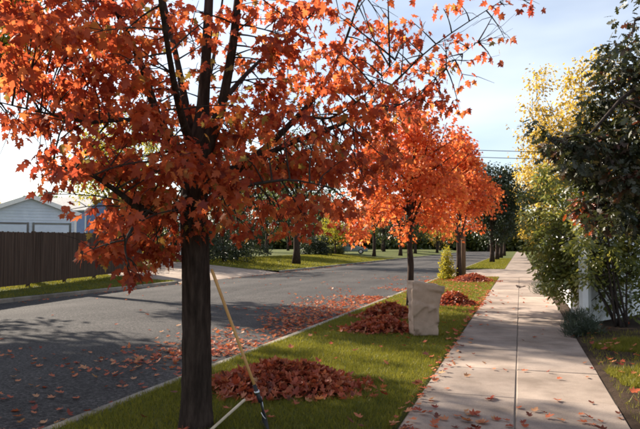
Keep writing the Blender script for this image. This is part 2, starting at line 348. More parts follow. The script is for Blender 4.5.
# ------------------------------------------------------------------ measured limb and leaf-clump positions (metres)
MAPLE_LIMBS = [
 ('trunk',[(-2.655,4.807,-0.066,0.165),(-2.653,4.802,0.036,0.14),(-2.646,4.793,0.24,0.124),(-2.638,4.769,0.751,0.116),(-2.633,4.739,1.346,0.11),(-2.642,4.711,1.814,0.109),(-2.62,4.7,2.154,0.112),(-2.593,4.714,2.455,0.076),(-2.578,4.734,2.761,0.051),(-2.572,4.767,3.162,0.041),(-2.586,4.838,3.722,0.036),(-2.586,4.898,4.57,0.026),(-2.598,4.846,5.469,0.015),(-2.598,4.909,6.271,0.007)]),
 ('branch',[(-2.612,4.719,2.242,0.085),(-2.431,4.656,2.539,0.054),(-2.315,4.606,2.798,0.041),(-2.194,4.519,3.179,0.036),(-2.129,4.469,3.524,0.033),(-1.987,4.379,4.114,0.023),(-1.772,4.304,4.832,0.012),(-1.707,4.301,5.294,0.005)]),
 ('branch',[(-2.62,4.699,2.18,0.075),(-2.779,4.832,2.663,0.04),(-2.967,4.951,3.252,0.028),(-3.137,5.027,3.747,0.025),(-3.409,5.16,4.546,0.018),(-3.652,5.239,5.555,0.009),(-3.692,5.199,6.06,0.004)]),
 ('branch',[(-2.636,4.693,2.18,0.08),(-2.704,4.449,2.402,0.044),(-2.728,4.275,2.567,0.038),(-2.729,4.102,2.844,0.028),(-2.748,3.981,3.029,0.025),(-2.805,3.846,3.256,0.02),(-2.897,3.694,3.58,0.015),(-3.06,3.51,4.064,0.005)]),
 ('branch',[(-2.802,4.131,2.858,0.02),(-2.934,4.134,2.982,0.021),(-3.113,4.169,3.236,0.018),(-3.28,4.205,3.523,0.016),(-3.543,4.194,4.104,0.009),(-3.807,4.189,4.579,0.004)]),
 ('branch',[(-2.647,4.7,1.984,0.06),(-2.634,4.499,1.894,0.045),(-2.659,4.284,1.825,0.038),(-2.73,4.05,1.837,0.028),(-2.784,3.816,1.955,0.02),(-2.856,3.577,2.061,0.013),(-2.973,3.328,2.083,0.006)]),
 ('branch',[(-2.704,4.341,2.465,0.024),(-2.792,3.995,2.501,0.018),(-2.962,3.733,2.446,0.012),(-3.145,3.462,2.475,0.007),(-3.392,3.274,2.534,0.003)]),
 ('branch',[(-2.94,4.18,3.076,0.017),(-3.11,4.02,3.084,0.013),(-3.327,3.896,3.106,0.009),(-3.572,3.708,3.18,0.006),(-3.846,3.511,3.256,0.003)]),
 ('branch',[(-2.574,4.722,2.027,0.07),(-2.394,4.928,2.198,0.05),(-2.182,5.142,2.422,0.03),(-1.919,5.366,2.768,0.025),(-1.77,5.506,3.015,0.018),(-1.631,5.638,3.346,0.015),(-1.531,5.707,3.65,0.012),(-1.409,5.824,4.155,0.007),(-1.309,5.835,4.546,0.003)]),
 ('branch',[(-2.428,4.919,2.163,0.045),(-2.181,5.094,2.334,0.036),(-2.045,5.186,2.431,0.026),(-1.853,5.346,2.547,0.023),(-1.564,5.64,2.724,0.02),(-1.37,5.849,2.929,0.014),(-1.182,6.004,3.139,0.011),(-0.793,6.366,3.625,0.007),(-0.167,6.853,4.174,0.004),(0.145,7.047,4.399,0.002)]),
 ('branch',[(-1.564,5.64,2.724,0.014),(-1.242,5.946,2.882,0.01),(-0.975,6.128,3.043,0.006),(-0.61,6.434,3.461,0.003),(-0.381,6.497,3.646,0.002)]),
 ('branch',[(-2.565,4.723,2.044,0.03),(-2.274,4.556,2.004,0.02),(-2.001,4.537,2.043,0.014),(-1.718,4.574,2.069,0.009),(-1.442,4.613,2.017,0.003)]),
 ('branch',[(-1.919,5.366,2.768,0.014),(-1.526,5.026,2.639,0.01),(-1.169,4.818,2.762,0.005),(-0.916,4.781,3.013,0.002)]),
 ('branch',[(-2.371,4.644,2.727,0.026),(-2.291,5.069,3.132,0.017),(-2.094,5.428,3.501,0.012),(-1.863,5.794,3.949,0.008),(-1.671,6.038,4.488,0.004)]),
 ('branch',[(-2.704,4.144,1.826,0.02),(-2.709,3.959,1.705,0.014),(-2.721,3.858,1.557,0.008),(-2.66,3.834,1.393,0.004)]),
 ('branch',[(-2.594,4.718,2.37,0.05),(-2.872,5.312,2.956,0.023),(-3.097,5.939,3.658,0.017),(-3.25,6.467,4.667,0.01),(-3.312,6.711,5.649,0.004)]),
 ('branch',[(-2.618,4.694,2.282,0.05),(-2.431,4.107,2.576,0.028),(-2.207,3.527,2.972,0.017),(-2.066,3.124,3.486,0.009),(-1.998,2.908,3.999,0.004)]),
]
MAPLE_CLUMPS = [
 (-3.31,3.32,3.19,49,0.13),(-3.32,3.32,3.2,24,0.13),(-3.66,4.07,3.41,49,0.13),(-3.07,3.29,3.1,24,0.13),(-2.91,3.33,3.15,49,0.13),
 (-3.6,4.28,3.47,24,0.13),(-2.9,3.68,3.27,49,0.13),(-3.55,4.48,3.55,24,0.13),(-3.11,4.29,3.53,49,0.13),(-2.66,3.62,3.18,24,0.13),
 (-3.37,4.9,3.79,49,0.13),(-2.67,3.98,3.3,24,0.13),(-3.1,5.04,3.73,27,0.13),(-2.66,4.31,3.42,13,0.13),(-2.32,4.04,3.3,9,0.11),
 (-2.13,3.98,3.2,9,0.11),(-2.21,4.48,3.42,27,0.13),(-2.2,4.63,3.49,13,0.13),(-2.04,4.96,3.64,27,0.13),(-2.04,4.65,3.46,13,0.13),
 (-1.89,4.9,3.51,49,0.13),(-1.73,4.56,3.35,24,0.13),(-2.01,5.76,3.93,49,0.13),(-1.69,5.11,3.64,24,0.13),(-1.42,4.73,3.44,27,0.13),
 (-1.8,6.35,3.99,13,0.13),(-1.18,4.92,3.41,9,0.11),(-1.34,6.35,3.92,9,0.11),(-1.04,6.28,3.87,9,0.11),(-0.69,6.14,3.9,9,0.11),
 (-0.53,6.37,3.99,9,0.11),(-0.2,6.43,3.94,9,0.11),(-0.12,6.89,4.13,9,0.11),(0.19,6.77,4.03,9,0.11),(-3.01,3.14,2.89,49,0.13),
 (-3,2.99,2.88,24,0.13),(-2.74,3,2.85,49,0.13),(-4.01,4.36,3.42,24,0.13),(-3.63,4.15,3.27,49,0.13),(-3.23,3.75,3.04,24,0.13),
 (-2.62,3.23,2.88,49,0.13),(-3.62,4.51,3.43,24,0.13),(-2.49,3.43,2.92,49,0.13),(-2.73,3.63,3.04,24,0.13),(-2.56,3.68,2.96,49,0.13),
 (-3.02,4.3,3.19,24,0.13),(-3.12,5.09,3.54,27,0.13),(-3,4.81,3.37,13,0.13),(-2.38,4.12,3.19,27,0.13),(-2.98,5.29,3.5,13,0.13),
 (-2.76,5.19,3.49,27,0.13),(-2.5,4.8,3.31,13,0.13),(-2.14,4.54,3.21,9,0.11),(-1.82,4.41,3.1,27,0.13),(-2.22,5.39,3.45,13,0.13),
 (-1.8,4.55,3.15,49,0.13),(-1.66,4.55,3.17,24,0.13),(-1.89,5.46,3.49,9,0.11),(-1.44,5.11,3.29,27,0.13),(-1.43,4.68,3.15,13,0.13),
 (-1.48,6.31,3.82,27,0.13),(-1.39,5.86,3.52,13,0.13),(-1.2,6.25,3.76,27,0.13),(-1.33,6.37,3.67,13,0.13),(-0.86,5.24,3.33,27,0.13),
 (-1.06,6.01,3.59,13,0.13),(-0.68,6.13,3.59,9,0.11),(-0.56,6.44,3.64,9,0.11),(-0.39,6.74,3.71,9,0.11),(-0.12,6.71,3.72,9,0.11),
 (-3.06,3.16,2.75,49,0.13),(-2.88,2.94,2.6,24,0.13),(-3.9,4.17,3.07,49,0.13),(-3.83,4.17,3.1,24,0.13),(-3.71,4.39,3.21,49,0.13),
 (-3.71,4.26,3.13,24,0.13),(-2.76,3.45,2.75,49,0.13),(-2.71,3.47,2.82,24,0.13),(-3.09,4.17,3.04,49,0.13),(-2.46,3.4,2.72,24,0.13),
 (-2.92,4.22,3.01,27,0.13),(-2.46,3.64,2.81,13,0.13),(-2.67,4.17,2.93,9,0.11),(-2.73,4.82,3.09,9,0.11),(-2.32,4.47,3.02,9,0.11),
 (-2.6,5.62,3.39,27,0.13),(-2.58,5.35,3.24,13,0.13),(-1.9,4.49,3.01,27,0.13),(-2.25,5.36,3.3,13,0.13),(-1.81,4.6,3.08,9,0.11),
 (-1.99,6.11,3.53,27,0.13),(-1.74,5.13,3.16,13,0.13),(-1.55,5.42,3.3,27,0.13),(-1.63,5.89,3.43,13,0.13),(-1.23,4.9,3.09,27,0.13),
 (-1.64,6.25,3.39,13,0.13),(-1.32,6.76,3.53,27,0.13),(-1.26,5.87,3.32,13,0.13),(-1.06,6.57,3.43,27,0.13),(-0.93,6.23,3.48,13,0.13),
 (-0.75,6.36,3.38,27,0.13),(-0.74,6.53,3.51,13,0.13),(-0.57,6.65,3.47,9,0.11),(-0.25,6.53,3.47,9,0.11),(-4.15,4.21,2.89,27,0.13),
 (-3.28,3.42,2.66,13,0.13),(-3.22,3.57,2.71,49,0.13),(-3.44,3.67,2.76,24,0.13),(-3.08,3.63,2.67,49,0.13),(-2.8,3.35,2.58,24,0.13),
 (-3.78,4.64,2.91,49,0.13),(-2.9,3.73,2.68,24,0.13),(-2.76,3.65,2.69,49,0.13),(-3.31,4.59,2.87,24,0.13),(-2.74,3.92,2.76,49,0.13),
 (-3.18,4.77,3.02,24,0.13),(-3.22,5.17,3.06,27,0.13),(-2.47,3.87,2.69,13,0.13),(-2.52,4.25,2.86,9,0.11),(-2.96,5.49,3.21,9,0.11),
 (-2.52,5.22,2.96,27,0.13),(-2.66,5.68,3.12,13,0.13),(-2.17,5.22,2.96,49,0.13),(-2.18,5.19,2.96,24,0.13),(-2.21,5.81,3.21,49,0.13),
 (-1.79,4.68,2.9,24,0.13),(-1.7,5.27,3.02,49,0.13),(-1.69,5.15,2.89,24,0.13),(-1.4,4.76,2.84,49,0.13),(-1.79,6.41,3.36,24,0.13),
 (-1.63,6.31,3.29,49,0.13),(-1.39,5.89,3.15,24,0.13),(-1.1,5.38,2.92,49,0.13),(-1.23,6.34,3.11,24,0.13),(-0.92,6.11,3.04,27,0.13),
 (-0.97,6.31,3.11,13,0.13),(-0.86,6.44,3.17,27,0.13),(-0.83,6.46,3.17,13,0.13),(-0.53,6.55,3.28,9,0.11),(-3.69,3.74,2.51,27,0.13),
 (-3.63,3.69,2.5,13,0.13),(-3.89,4.22,2.63,49,0.13),(-3.54,3.95,2.54,24,0.13),(-3.28,3.88,2.55,49,0.13),(-2.71,3.25,2.42,24,0.13),
 (-3.2,4.06,2.6,49,0.13),(-2.8,3.53,2.49,24,0.13),(-3.55,4.7,2.71,49,0.13),(-3.56,4.87,2.85,24,0.13),(-2.38,3.55,2.44,49,0.13),
 (-3.02,4.51,2.66,24,0.13),(-2.37,3.66,2.43,49,0.13),(-2.66,4.22,2.65,24,0.13),(-2.89,5.15,2.76,49,0.13),(-2.77,4.74,2.73,24,0.13),
 (-2.96,5.47,2.89,49,0.13),(-2.31,4.47,2.57,24,0.13),(-2.48,5.28,2.75,49,0.13),(-1.98,4.13,2.58,24,0.13),(-1.97,4.77,2.6,49,0.13),
 (-2.23,5.33,2.81,24,0.13),(-2.03,5.49,2.85,49,0.13),(-1.73,4.44,2.58,24,0.13),(-2.09,6.09,2.98,49,0.13),(-1.62,4.68,2.58,24,0.13),
 (-1.36,4.95,2.71,49,0.13),(-1.75,5.85,2.79,24,0.13),(-1.21,5.14,2.69,49,0.13),(-1.66,6.59,3.03,24,0.13),(-1.4,6.5,3.03,49,0.13),
 (-1.2,5.54,2.69,24,0.13),(-1.11,6.86,3,49,0.13),(-0.97,5.5,2.69,24,0.13),(-0.75,6.46,3.02,27,0.13),(-0.8,6.03,2.9,13,0.13),
 (-0.6,6.7,3,9,0.11),(-4.12,4.25,2.5,9,0.11),(-3.99,4.3,2.53,9,0.11),(-3.82,4.59,2.49,27,0.13),(-3.56,4.08,2.36,13,0.13),
 (-2.68,3.41,2.22,27,0.13),(-3.16,3.91,2.42,13,0.13),(-2.89,3.93,2.36,27,0.13),(-3.31,4.56,2.44,13,0.13),(-2.67,3.81,2.37,27,0.13),
 (-2.63,3.79,2.32,13,0.13),(-2.65,4.25,2.42,27,0.13),(-2.48,3.99,2.29,13,0.13),(-2.41,4.14,2.31,49,0.13),(-3.01,5.07,2.61,24,0.13),
 (-2.48,4.8,2.42,49,0.13),(-2.75,5.07,2.58,24,0.13),(-2.26,4.72,2.51,49,0.13),(-2.31,4.84,2.51,24,0.13),(-2.43,5.52,2.69,49,0.13),
 (-1.88,4.49,2.41,24,0.13),(-2.28,5.9,2.65,27,0.13),(-2.02,5.31,2.47,13,0.13),(-1.92,5.56,2.56,27,0.13),(-1.54,4.64,2.38,13,0.13),
 (-1.46,4.98,2.41,49,0.13),(-1.58,5.18,2.55,24,0.13),(-1.5,6,2.67,49,0.13),(-1.55,6.04,2.67,24,0.13),(-1.37,6.73,2.66,49,0.13),
 (-1.27,5.99,2.65,24,0.13),(-3.84,4.22,2.27,9,0.11),(-2.81,3.25,2.09,27,0.13),(-3.85,4.6,2.28,13,0.13),(-3.31,4.1,2.18,27,0.13),
 (-3.65,4.5,2.23,13,0.13),(-3.41,4.53,2.2,49,0.13),(-2.78,3.8,2.15,24,0.13),(-3.36,4.81,2.31,49,0.13),(-2.72,3.93,2.17,24,0.13),
 (-3.16,5.09,2.26,49,0.13),(-2.33,3.66,2.13,24,0.13),(-2.97,5.18,2.28,49,0.13),(-2.31,3.91,2.16,24,0.13),(-2.34,4.43,2.16,49,0.13),
 (-2.73,5.34,2.27,24,0.13),(-2.72,5.6,2.31,49,0.13),(-1.92,4.19,2.23,24,0.13),(-2.15,4.96,2.27,49,0.13),(-2.35,5.34,2.31,24,0.13),
 (-2.02,5.37,2.32,49,0.13),(-1.94,5.19,2.37,24,0.13),(-2.02,5.84,2.45,49,0.13),(-1.72,5.04,2.29,24,0.13),(-1.69,5.87,2.44,49,0.13),
 (-1.51,4.98,2.18,24,0.13),(-1.36,5.69,2.33,49,0.13),(-1.57,6.21,2.44,24,0.13),(-1.13,5.52,2.3,27,0.13),(-1.2,5.95,2.42,13,0.13),
 (-3.46,3.83,2.07,9,0.11),(-3.84,4.53,2.21,27,0.13),(-3.83,4.54,2.13,13,0.13),(-2.94,3.7,2.07,9,0.11),(-2.86,3.85,2.09,27,0.13),
 (-2.84,3.8,2.06,13,0.13),(-2.75,4.01,2.05,49,0.13),(-2.72,4.08,2.04,24,0.13),(-2.38,3.87,2.09,49,0.13),(-2.28,3.74,2.09,24,0.13),
 (-2.76,4.92,2.25,49,0.13),(-2.42,4.23,2.12,24,0.13),(-2.25,4.43,2.11,49,0.13),(-2.34,4.45,2.07,24,0.13),(-2.08,4.25,2.03,49,0.13),
 (-2.8,5.7,2.34,24,0.13),(-2.23,5.2,2.14,49,0.13),(-2.02,4.92,2.17,24,0.13),(-1.9,5.07,2.23,49,0.13),(-1.97,5.3,2.17,24,0.13),
 (-1.89,5.9,2.26,49,0.13),(-1.77,5.24,2.24,24,0.13),(-1.56,5.21,2.24,49,0.13),(-1.81,5.98,2.26,24,0.13),(-1.32,5.51,2.12,27,0.13),
 (-1.37,5.64,2.13,13,0.13),(-3.89,4.36,1.99,9,0.11),(-3.66,4.39,1.86,9,0.11),(-3.28,4.51,1.94,37,0.13),(-3.16,4.39,1.91,18,0.13),
 (-2.72,4.11,1.92,68,0.13),(-3.12,4.47,1.87,34,0.13),(-2.48,4,1.91,68,0.13),(-2.66,4.25,1.84,34,0.13),(-2.99,5.18,1.98,27,0.13),
 (-2.25,3.82,1.81,13,0.13),(-2.47,4.78,1.89,49,0.13),(-2.19,4.25,1.92,24,0.13),(-2.54,5.3,2.01,49,0.13),(-2.72,5.75,1.97,24,0.13),
 (-2.48,5.94,1.96,49,0.13),(-2.03,4.93,1.89,24,0.13),(-2.19,5.78,1.95,49,0.13),(-2.07,5.63,1.94,24,0.13),(-1.68,4.9,1.9,49,0.13),
 (-1.54,4.65,1.95,24,0.13),(-1.48,5.35,1.89,49,0.13),(-1.84,6.05,1.94,24,0.13),(-1.64,6.36,1.96,9,0.11),(-2.56,3.5,1.71,68,0.13),
 (-3.18,4.23,1.72,34,0.13),(-3.24,4.8,1.77,68,0.13),(-2.86,4.11,1.68,34,0.13),(-3.15,4.89,1.78,68,0.13),(-2.81,4.42,1.78,34,0.13),
 (-2.71,4.67,1.7,27,0.13),(-2.6,4.59,1.65,13,0.13),(-2.29,4.42,1.76,27,0.13),(-2.52,4.68,1.66,13,0.13),(-2.31,4.94,1.66,27,0.13),
 (-2.38,4.92,1.76,13,0.13),(-2.45,5.7,1.82,27,0.13),(-2.26,5.35,1.67,13,0.13),(-2.03,5.45,1.68,27,0.13),(-2.12,5.53,1.68,13,0.13),
 (-1.69,4.86,1.76,27,0.13),(-1.84,5.49,1.67,13,0.13),(-1.62,5.8,1.76,9,0.11),(-3.1,3.88,1.49,9,0.11),(-3.13,4.15,1.52,68,0.13),
 (-3.19,4.44,1.54,34,0.13),(-3.01,4.51,1.56,68,0.13),(-2.97,4.49,1.44,34,0.13),(-2.87,4.56,1.5,68,0.13),(-2.92,4.71,1.55,34,0.13),
 (-2.87,4.25,1.37,37,0.13),(-2.83,4.09,1.32,18,0.13),(-3.72,5.68,6.87,38,0.2),(-2.97,3.4,3.94,38,0.2),(-0.82,4.02,3.34,38,0.2),
 (-4.31,4.1,4.5,38,0.2),(-4.6,5.41,6.03,38,0.2),(-2.84,5.97,5.16,38,0.2),(-2.3,3.25,4.67,38,0.2),(-3.19,6.25,5.39,38,0.2),
 (-1.3,5.13,5.18,38,0.2),(-3.19,5.03,5.21,38,0.2),(-3.16,3.8,5.53,38,0.2),(-1.96,3.6,4.55,38,0.2),(-2.81,3.9,4.28,38,0.2),
 (-4.73,4.85,5.95,38,0.2),(-1.42,3.65,3.67,38,0.2),(-4.81,3.74,4.39,38,0.2),(-3.34,3.96,5.25,38,0.2),(-2.05,3.41,4.46,38,0.2),
 (-3.93,5.5,4.29,38,0.2),(-2.12,4.75,3.92,38,0.2),(-2.67,3.15,3.57,38,0.2),(-2.14,5.35,6.64,38,0.2),(-2.11,3.16,3.53,38,0.2),
 (-1.6,3.23,3.38,38,0.2),(-2.74,5.66,6.61,38,0.2),(-4.14,6.08,4.58,38,0.2),(-1.9,5.25,4.52,38,0.2),(-1.67,6.65,5.08,38,0.2),
 (-2.98,5.54,6.64,38,0.2),(-1.69,3.76,3.42,38,0.2),(-3.01,3.14,3.4,38,0.2),(-3.7,4.53,4.48,38,0.2),(-2.56,3.44,3.51,38,0.2),
 (-1.36,4.28,4.61,38,0.2),(-4.16,4.76,6.26,38,0.2),(-3.77,4.99,5.56,38,0.2),(-1.34,4.35,4.2,38,0.2),(-3.15,6.27,5.61,38,0.2),
 (-4.32,5.25,5.8,38,0.2),(-4.2,4.7,6.08,38,0.2),(-3.3,3.95,3.94,38,0.2),(-4.69,4.5,5.15,38,0.2),(-0.96,5.02,3.83,38,0.2),
 (-3.39,4.54,4.8,38,0.2),(-3.48,5.92,6.54,38,0.2),(-1.7,6.11,4.92,38,0.2),(-4.22,3.68,5.13,38,0.2),(-2.9,3.99,5.66,38,0.2),
 (-3.89,4.55,5.79,38,0.2),(-2.77,4.45,5.15,38,0.2),(-1.94,3.44,4.25,38,0.2),(-3.09,6.01,6.49,38,0.2),(-4.06,3.48,4.58,38,0.2),
 (-2.86,5.33,4.63,38,0.2),(-2.28,3.79,3.52,38,0.2),(-1.07,5.78,5.77,38,0.2),(-3.57,5.59,6.9,38,0.2),(-2.86,6.06,4.61,38,0.2),
 (-4.69,5,6.04,38,0.2),(-1.61,3.7,4.98,38,0.2),(-3.76,4.27,4.75,38,0.2),(-4.7,4.14,4.1,38,0.2),(-1.21,6.42,5.43,38,0.2),
 (-1.9,5.79,6.22,38,0.2),(-2.55,4.86,6.6,38,0.2),(-1.53,6.27,5.8,38,0.2),(-2.9,4.67,4.23,38,0.2),(-3.22,5.27,5.63,38,0.2),
 (-2.35,3.95,4.9,38,0.2),(-1.78,5.86,6.27,38,0.2),(-3.3,3.43,3.37,38,0.2),(-4.45,5.67,6.7,38,0.2),(-1.72,3.96,5.08,38,0.2),
 (-1.59,3.77,4.48,38,0.2),(-5.4,4.55,4.96,38,0.2),(-3.78,3.28,4.34,38,0.2),(-3.27,3.18,4.2,38,0.2),
]
OAK_LIMBS = [[(2.18,8.78,3.88),(1.68,8.52,3.73),(1.19,8.28,3.33),(0.82,8.08,2.89),(0.36,7.94,2.83)],
 [(2.46,9.14,2.78),(1.85,8.96,2.53),(1.36,8.8,2.4),(1,8.8,2.28)],
 [(2.34,8.48,4.51),(1.63,8.16,4.35),(1.34,8.07,4.23)],
 [(2.26,9.32,2.16),(1.64,9.12,2.09),(1.03,9.14,2.06),(0.79,9.27,2.02)]]
OAK_CLUMPS = [
 (1.36,8.42,4.67,14,0.15,0),(1.64,9.1,4.83,14,0.15,0),(1.87,9.22,4.84,14,0.15,0),(1.36,8.66,4.4,19,0.15,0),(1.63,8.88,4.38,19,0.15,0),(1.65,8.09,4.21,19,0.15,0),
 (2.03,8.72,4.3,19,0.15,0),(1.21,8.86,4.15,39,0.15,0),(1.26,7.9,3.86,39,0.15,0),(1.63,8.92,4.24,39,0.15,0),(1.68,8.27,4,39,0.15,0),(2.06,9.18,4.14,39,0.15,0),
 (1.11,8.99,3.99,56,0.15,0),(1.24,8.47,3.83,56,0.15,0),(1.56,9.17,3.96,56,0.15,0),(1.58,8.05,3.6,56,0.15,0),(1.75,8.21,3.76,56,0.15,0),(1.09,8.5,3.65,67,0.15,0),
 (1.37,8.53,3.58,67,0.15,0),(1.52,8.43,3.6,67,0.15,0),(1.73,8.77,3.58,67,0.15,0),(2.05,9.42,3.72,67,0.15,0),(0.94,8.56,3.39,84,0.15,0),(1.31,9.25,3.54,84,0.15,0),
 (1.46,8.87,3.43,84,0.15,0),(1.55,8.77,3.37,84,0.15,0),(1.83,8.95,3.32,84,0.15,0),(1.81,8.09,3.13,84,0.15,0),(0.89,8.53,3.11,95,0.15,0),(1.19,9.21,3.29,95,0.15,0),
 (1.34,8.99,3.16,95,0.15,0),(1.41,8.16,3.02,95,0.15,0),(1.58,8.03,3.02,95,0.15,0),(1.94,9.16,3.09,95,0.15,0),(0.46,8.73,2.85,112,0.15,0),(0.63,7.97,2.77,112,0.15,0),
 (0.84,8.01,2.77,112,0.15,0),(1.05,8.29,2.81,112,0.15,0),(1.25,8.79,2.79,112,0.15,0),(1.34,8.22,2.68,112,0.15,0),(1.59,8.17,2.66,112,0.15,0),(1.84,8.88,2.92,112,0.15,0),
 (0.62,7.92,2.53,117,0.15,0),(0.93,9.13,2.76,117,0.15,0),(1.05,8.57,2.69,117,0.15,0),(1.31,8.65,2.69,117,0.15,0),(1.49,8.56,2.55,117,0.15,0),(1.69,8.52,2.64,117,0.15,0),
 (1.99,9.1,2.57,117,0.15,0),(0.75,8.39,2.45,117,0.15,0),(0.96,8.51,2.36,117,0.15,0),(1.13,7.91,2.36,117,0.15,0),(1.24,7.85,2.31,117,0.15,0),(1.6,8.76,2.44,117,0.15,0),
 (1.84,8.72,2.37,117,0.15,0),(0.88,9.11,2.08,117,0.15,0),(1.15,9.11,2.16,117,0.15,0),(1.32,8.65,2.21,117,0.15,0),(1.52,8.87,2.18,117,0.15,0),(1.77,9.07,2.22,117,0.15,0),
 (1.94,9.09,2.15,117,0.15,0),(0.94,8.69,1.89,84,0.15,0),(1.17,8.37,1.94,84,0.15,0),(1.46,9.13,1.9,84,0.15,0),(1.62,9.26,1.91,84,0.15,0),(1.82,8.94,1.92,84,0.15,0),
 (0.25,7.89,2.98,10,0.09,0),(0.39,7.94,2.91,10,0.09,0),(0.53,7.99,2.83,10,0.09,0),(0.34,7.93,2.77,10,0.09,0),(0.65,8.03,2.85,10,0.09,0),(0.19,7.87,3.04,10,0.09,0),
 (0.76,9.16,2.07,18,0.13,1),(0.89,9.2,2.12,18,0.13,1),(1.02,9.23,2.18,18,0.13,1),(0.84,9.19,1.96,18,0.13,1),(1.04,9.25,1.99,18,0.13,1),(1.15,9.28,2.08,18,0.13,1),
 (0.94,9.22,1.88,18,0.13,1),
]
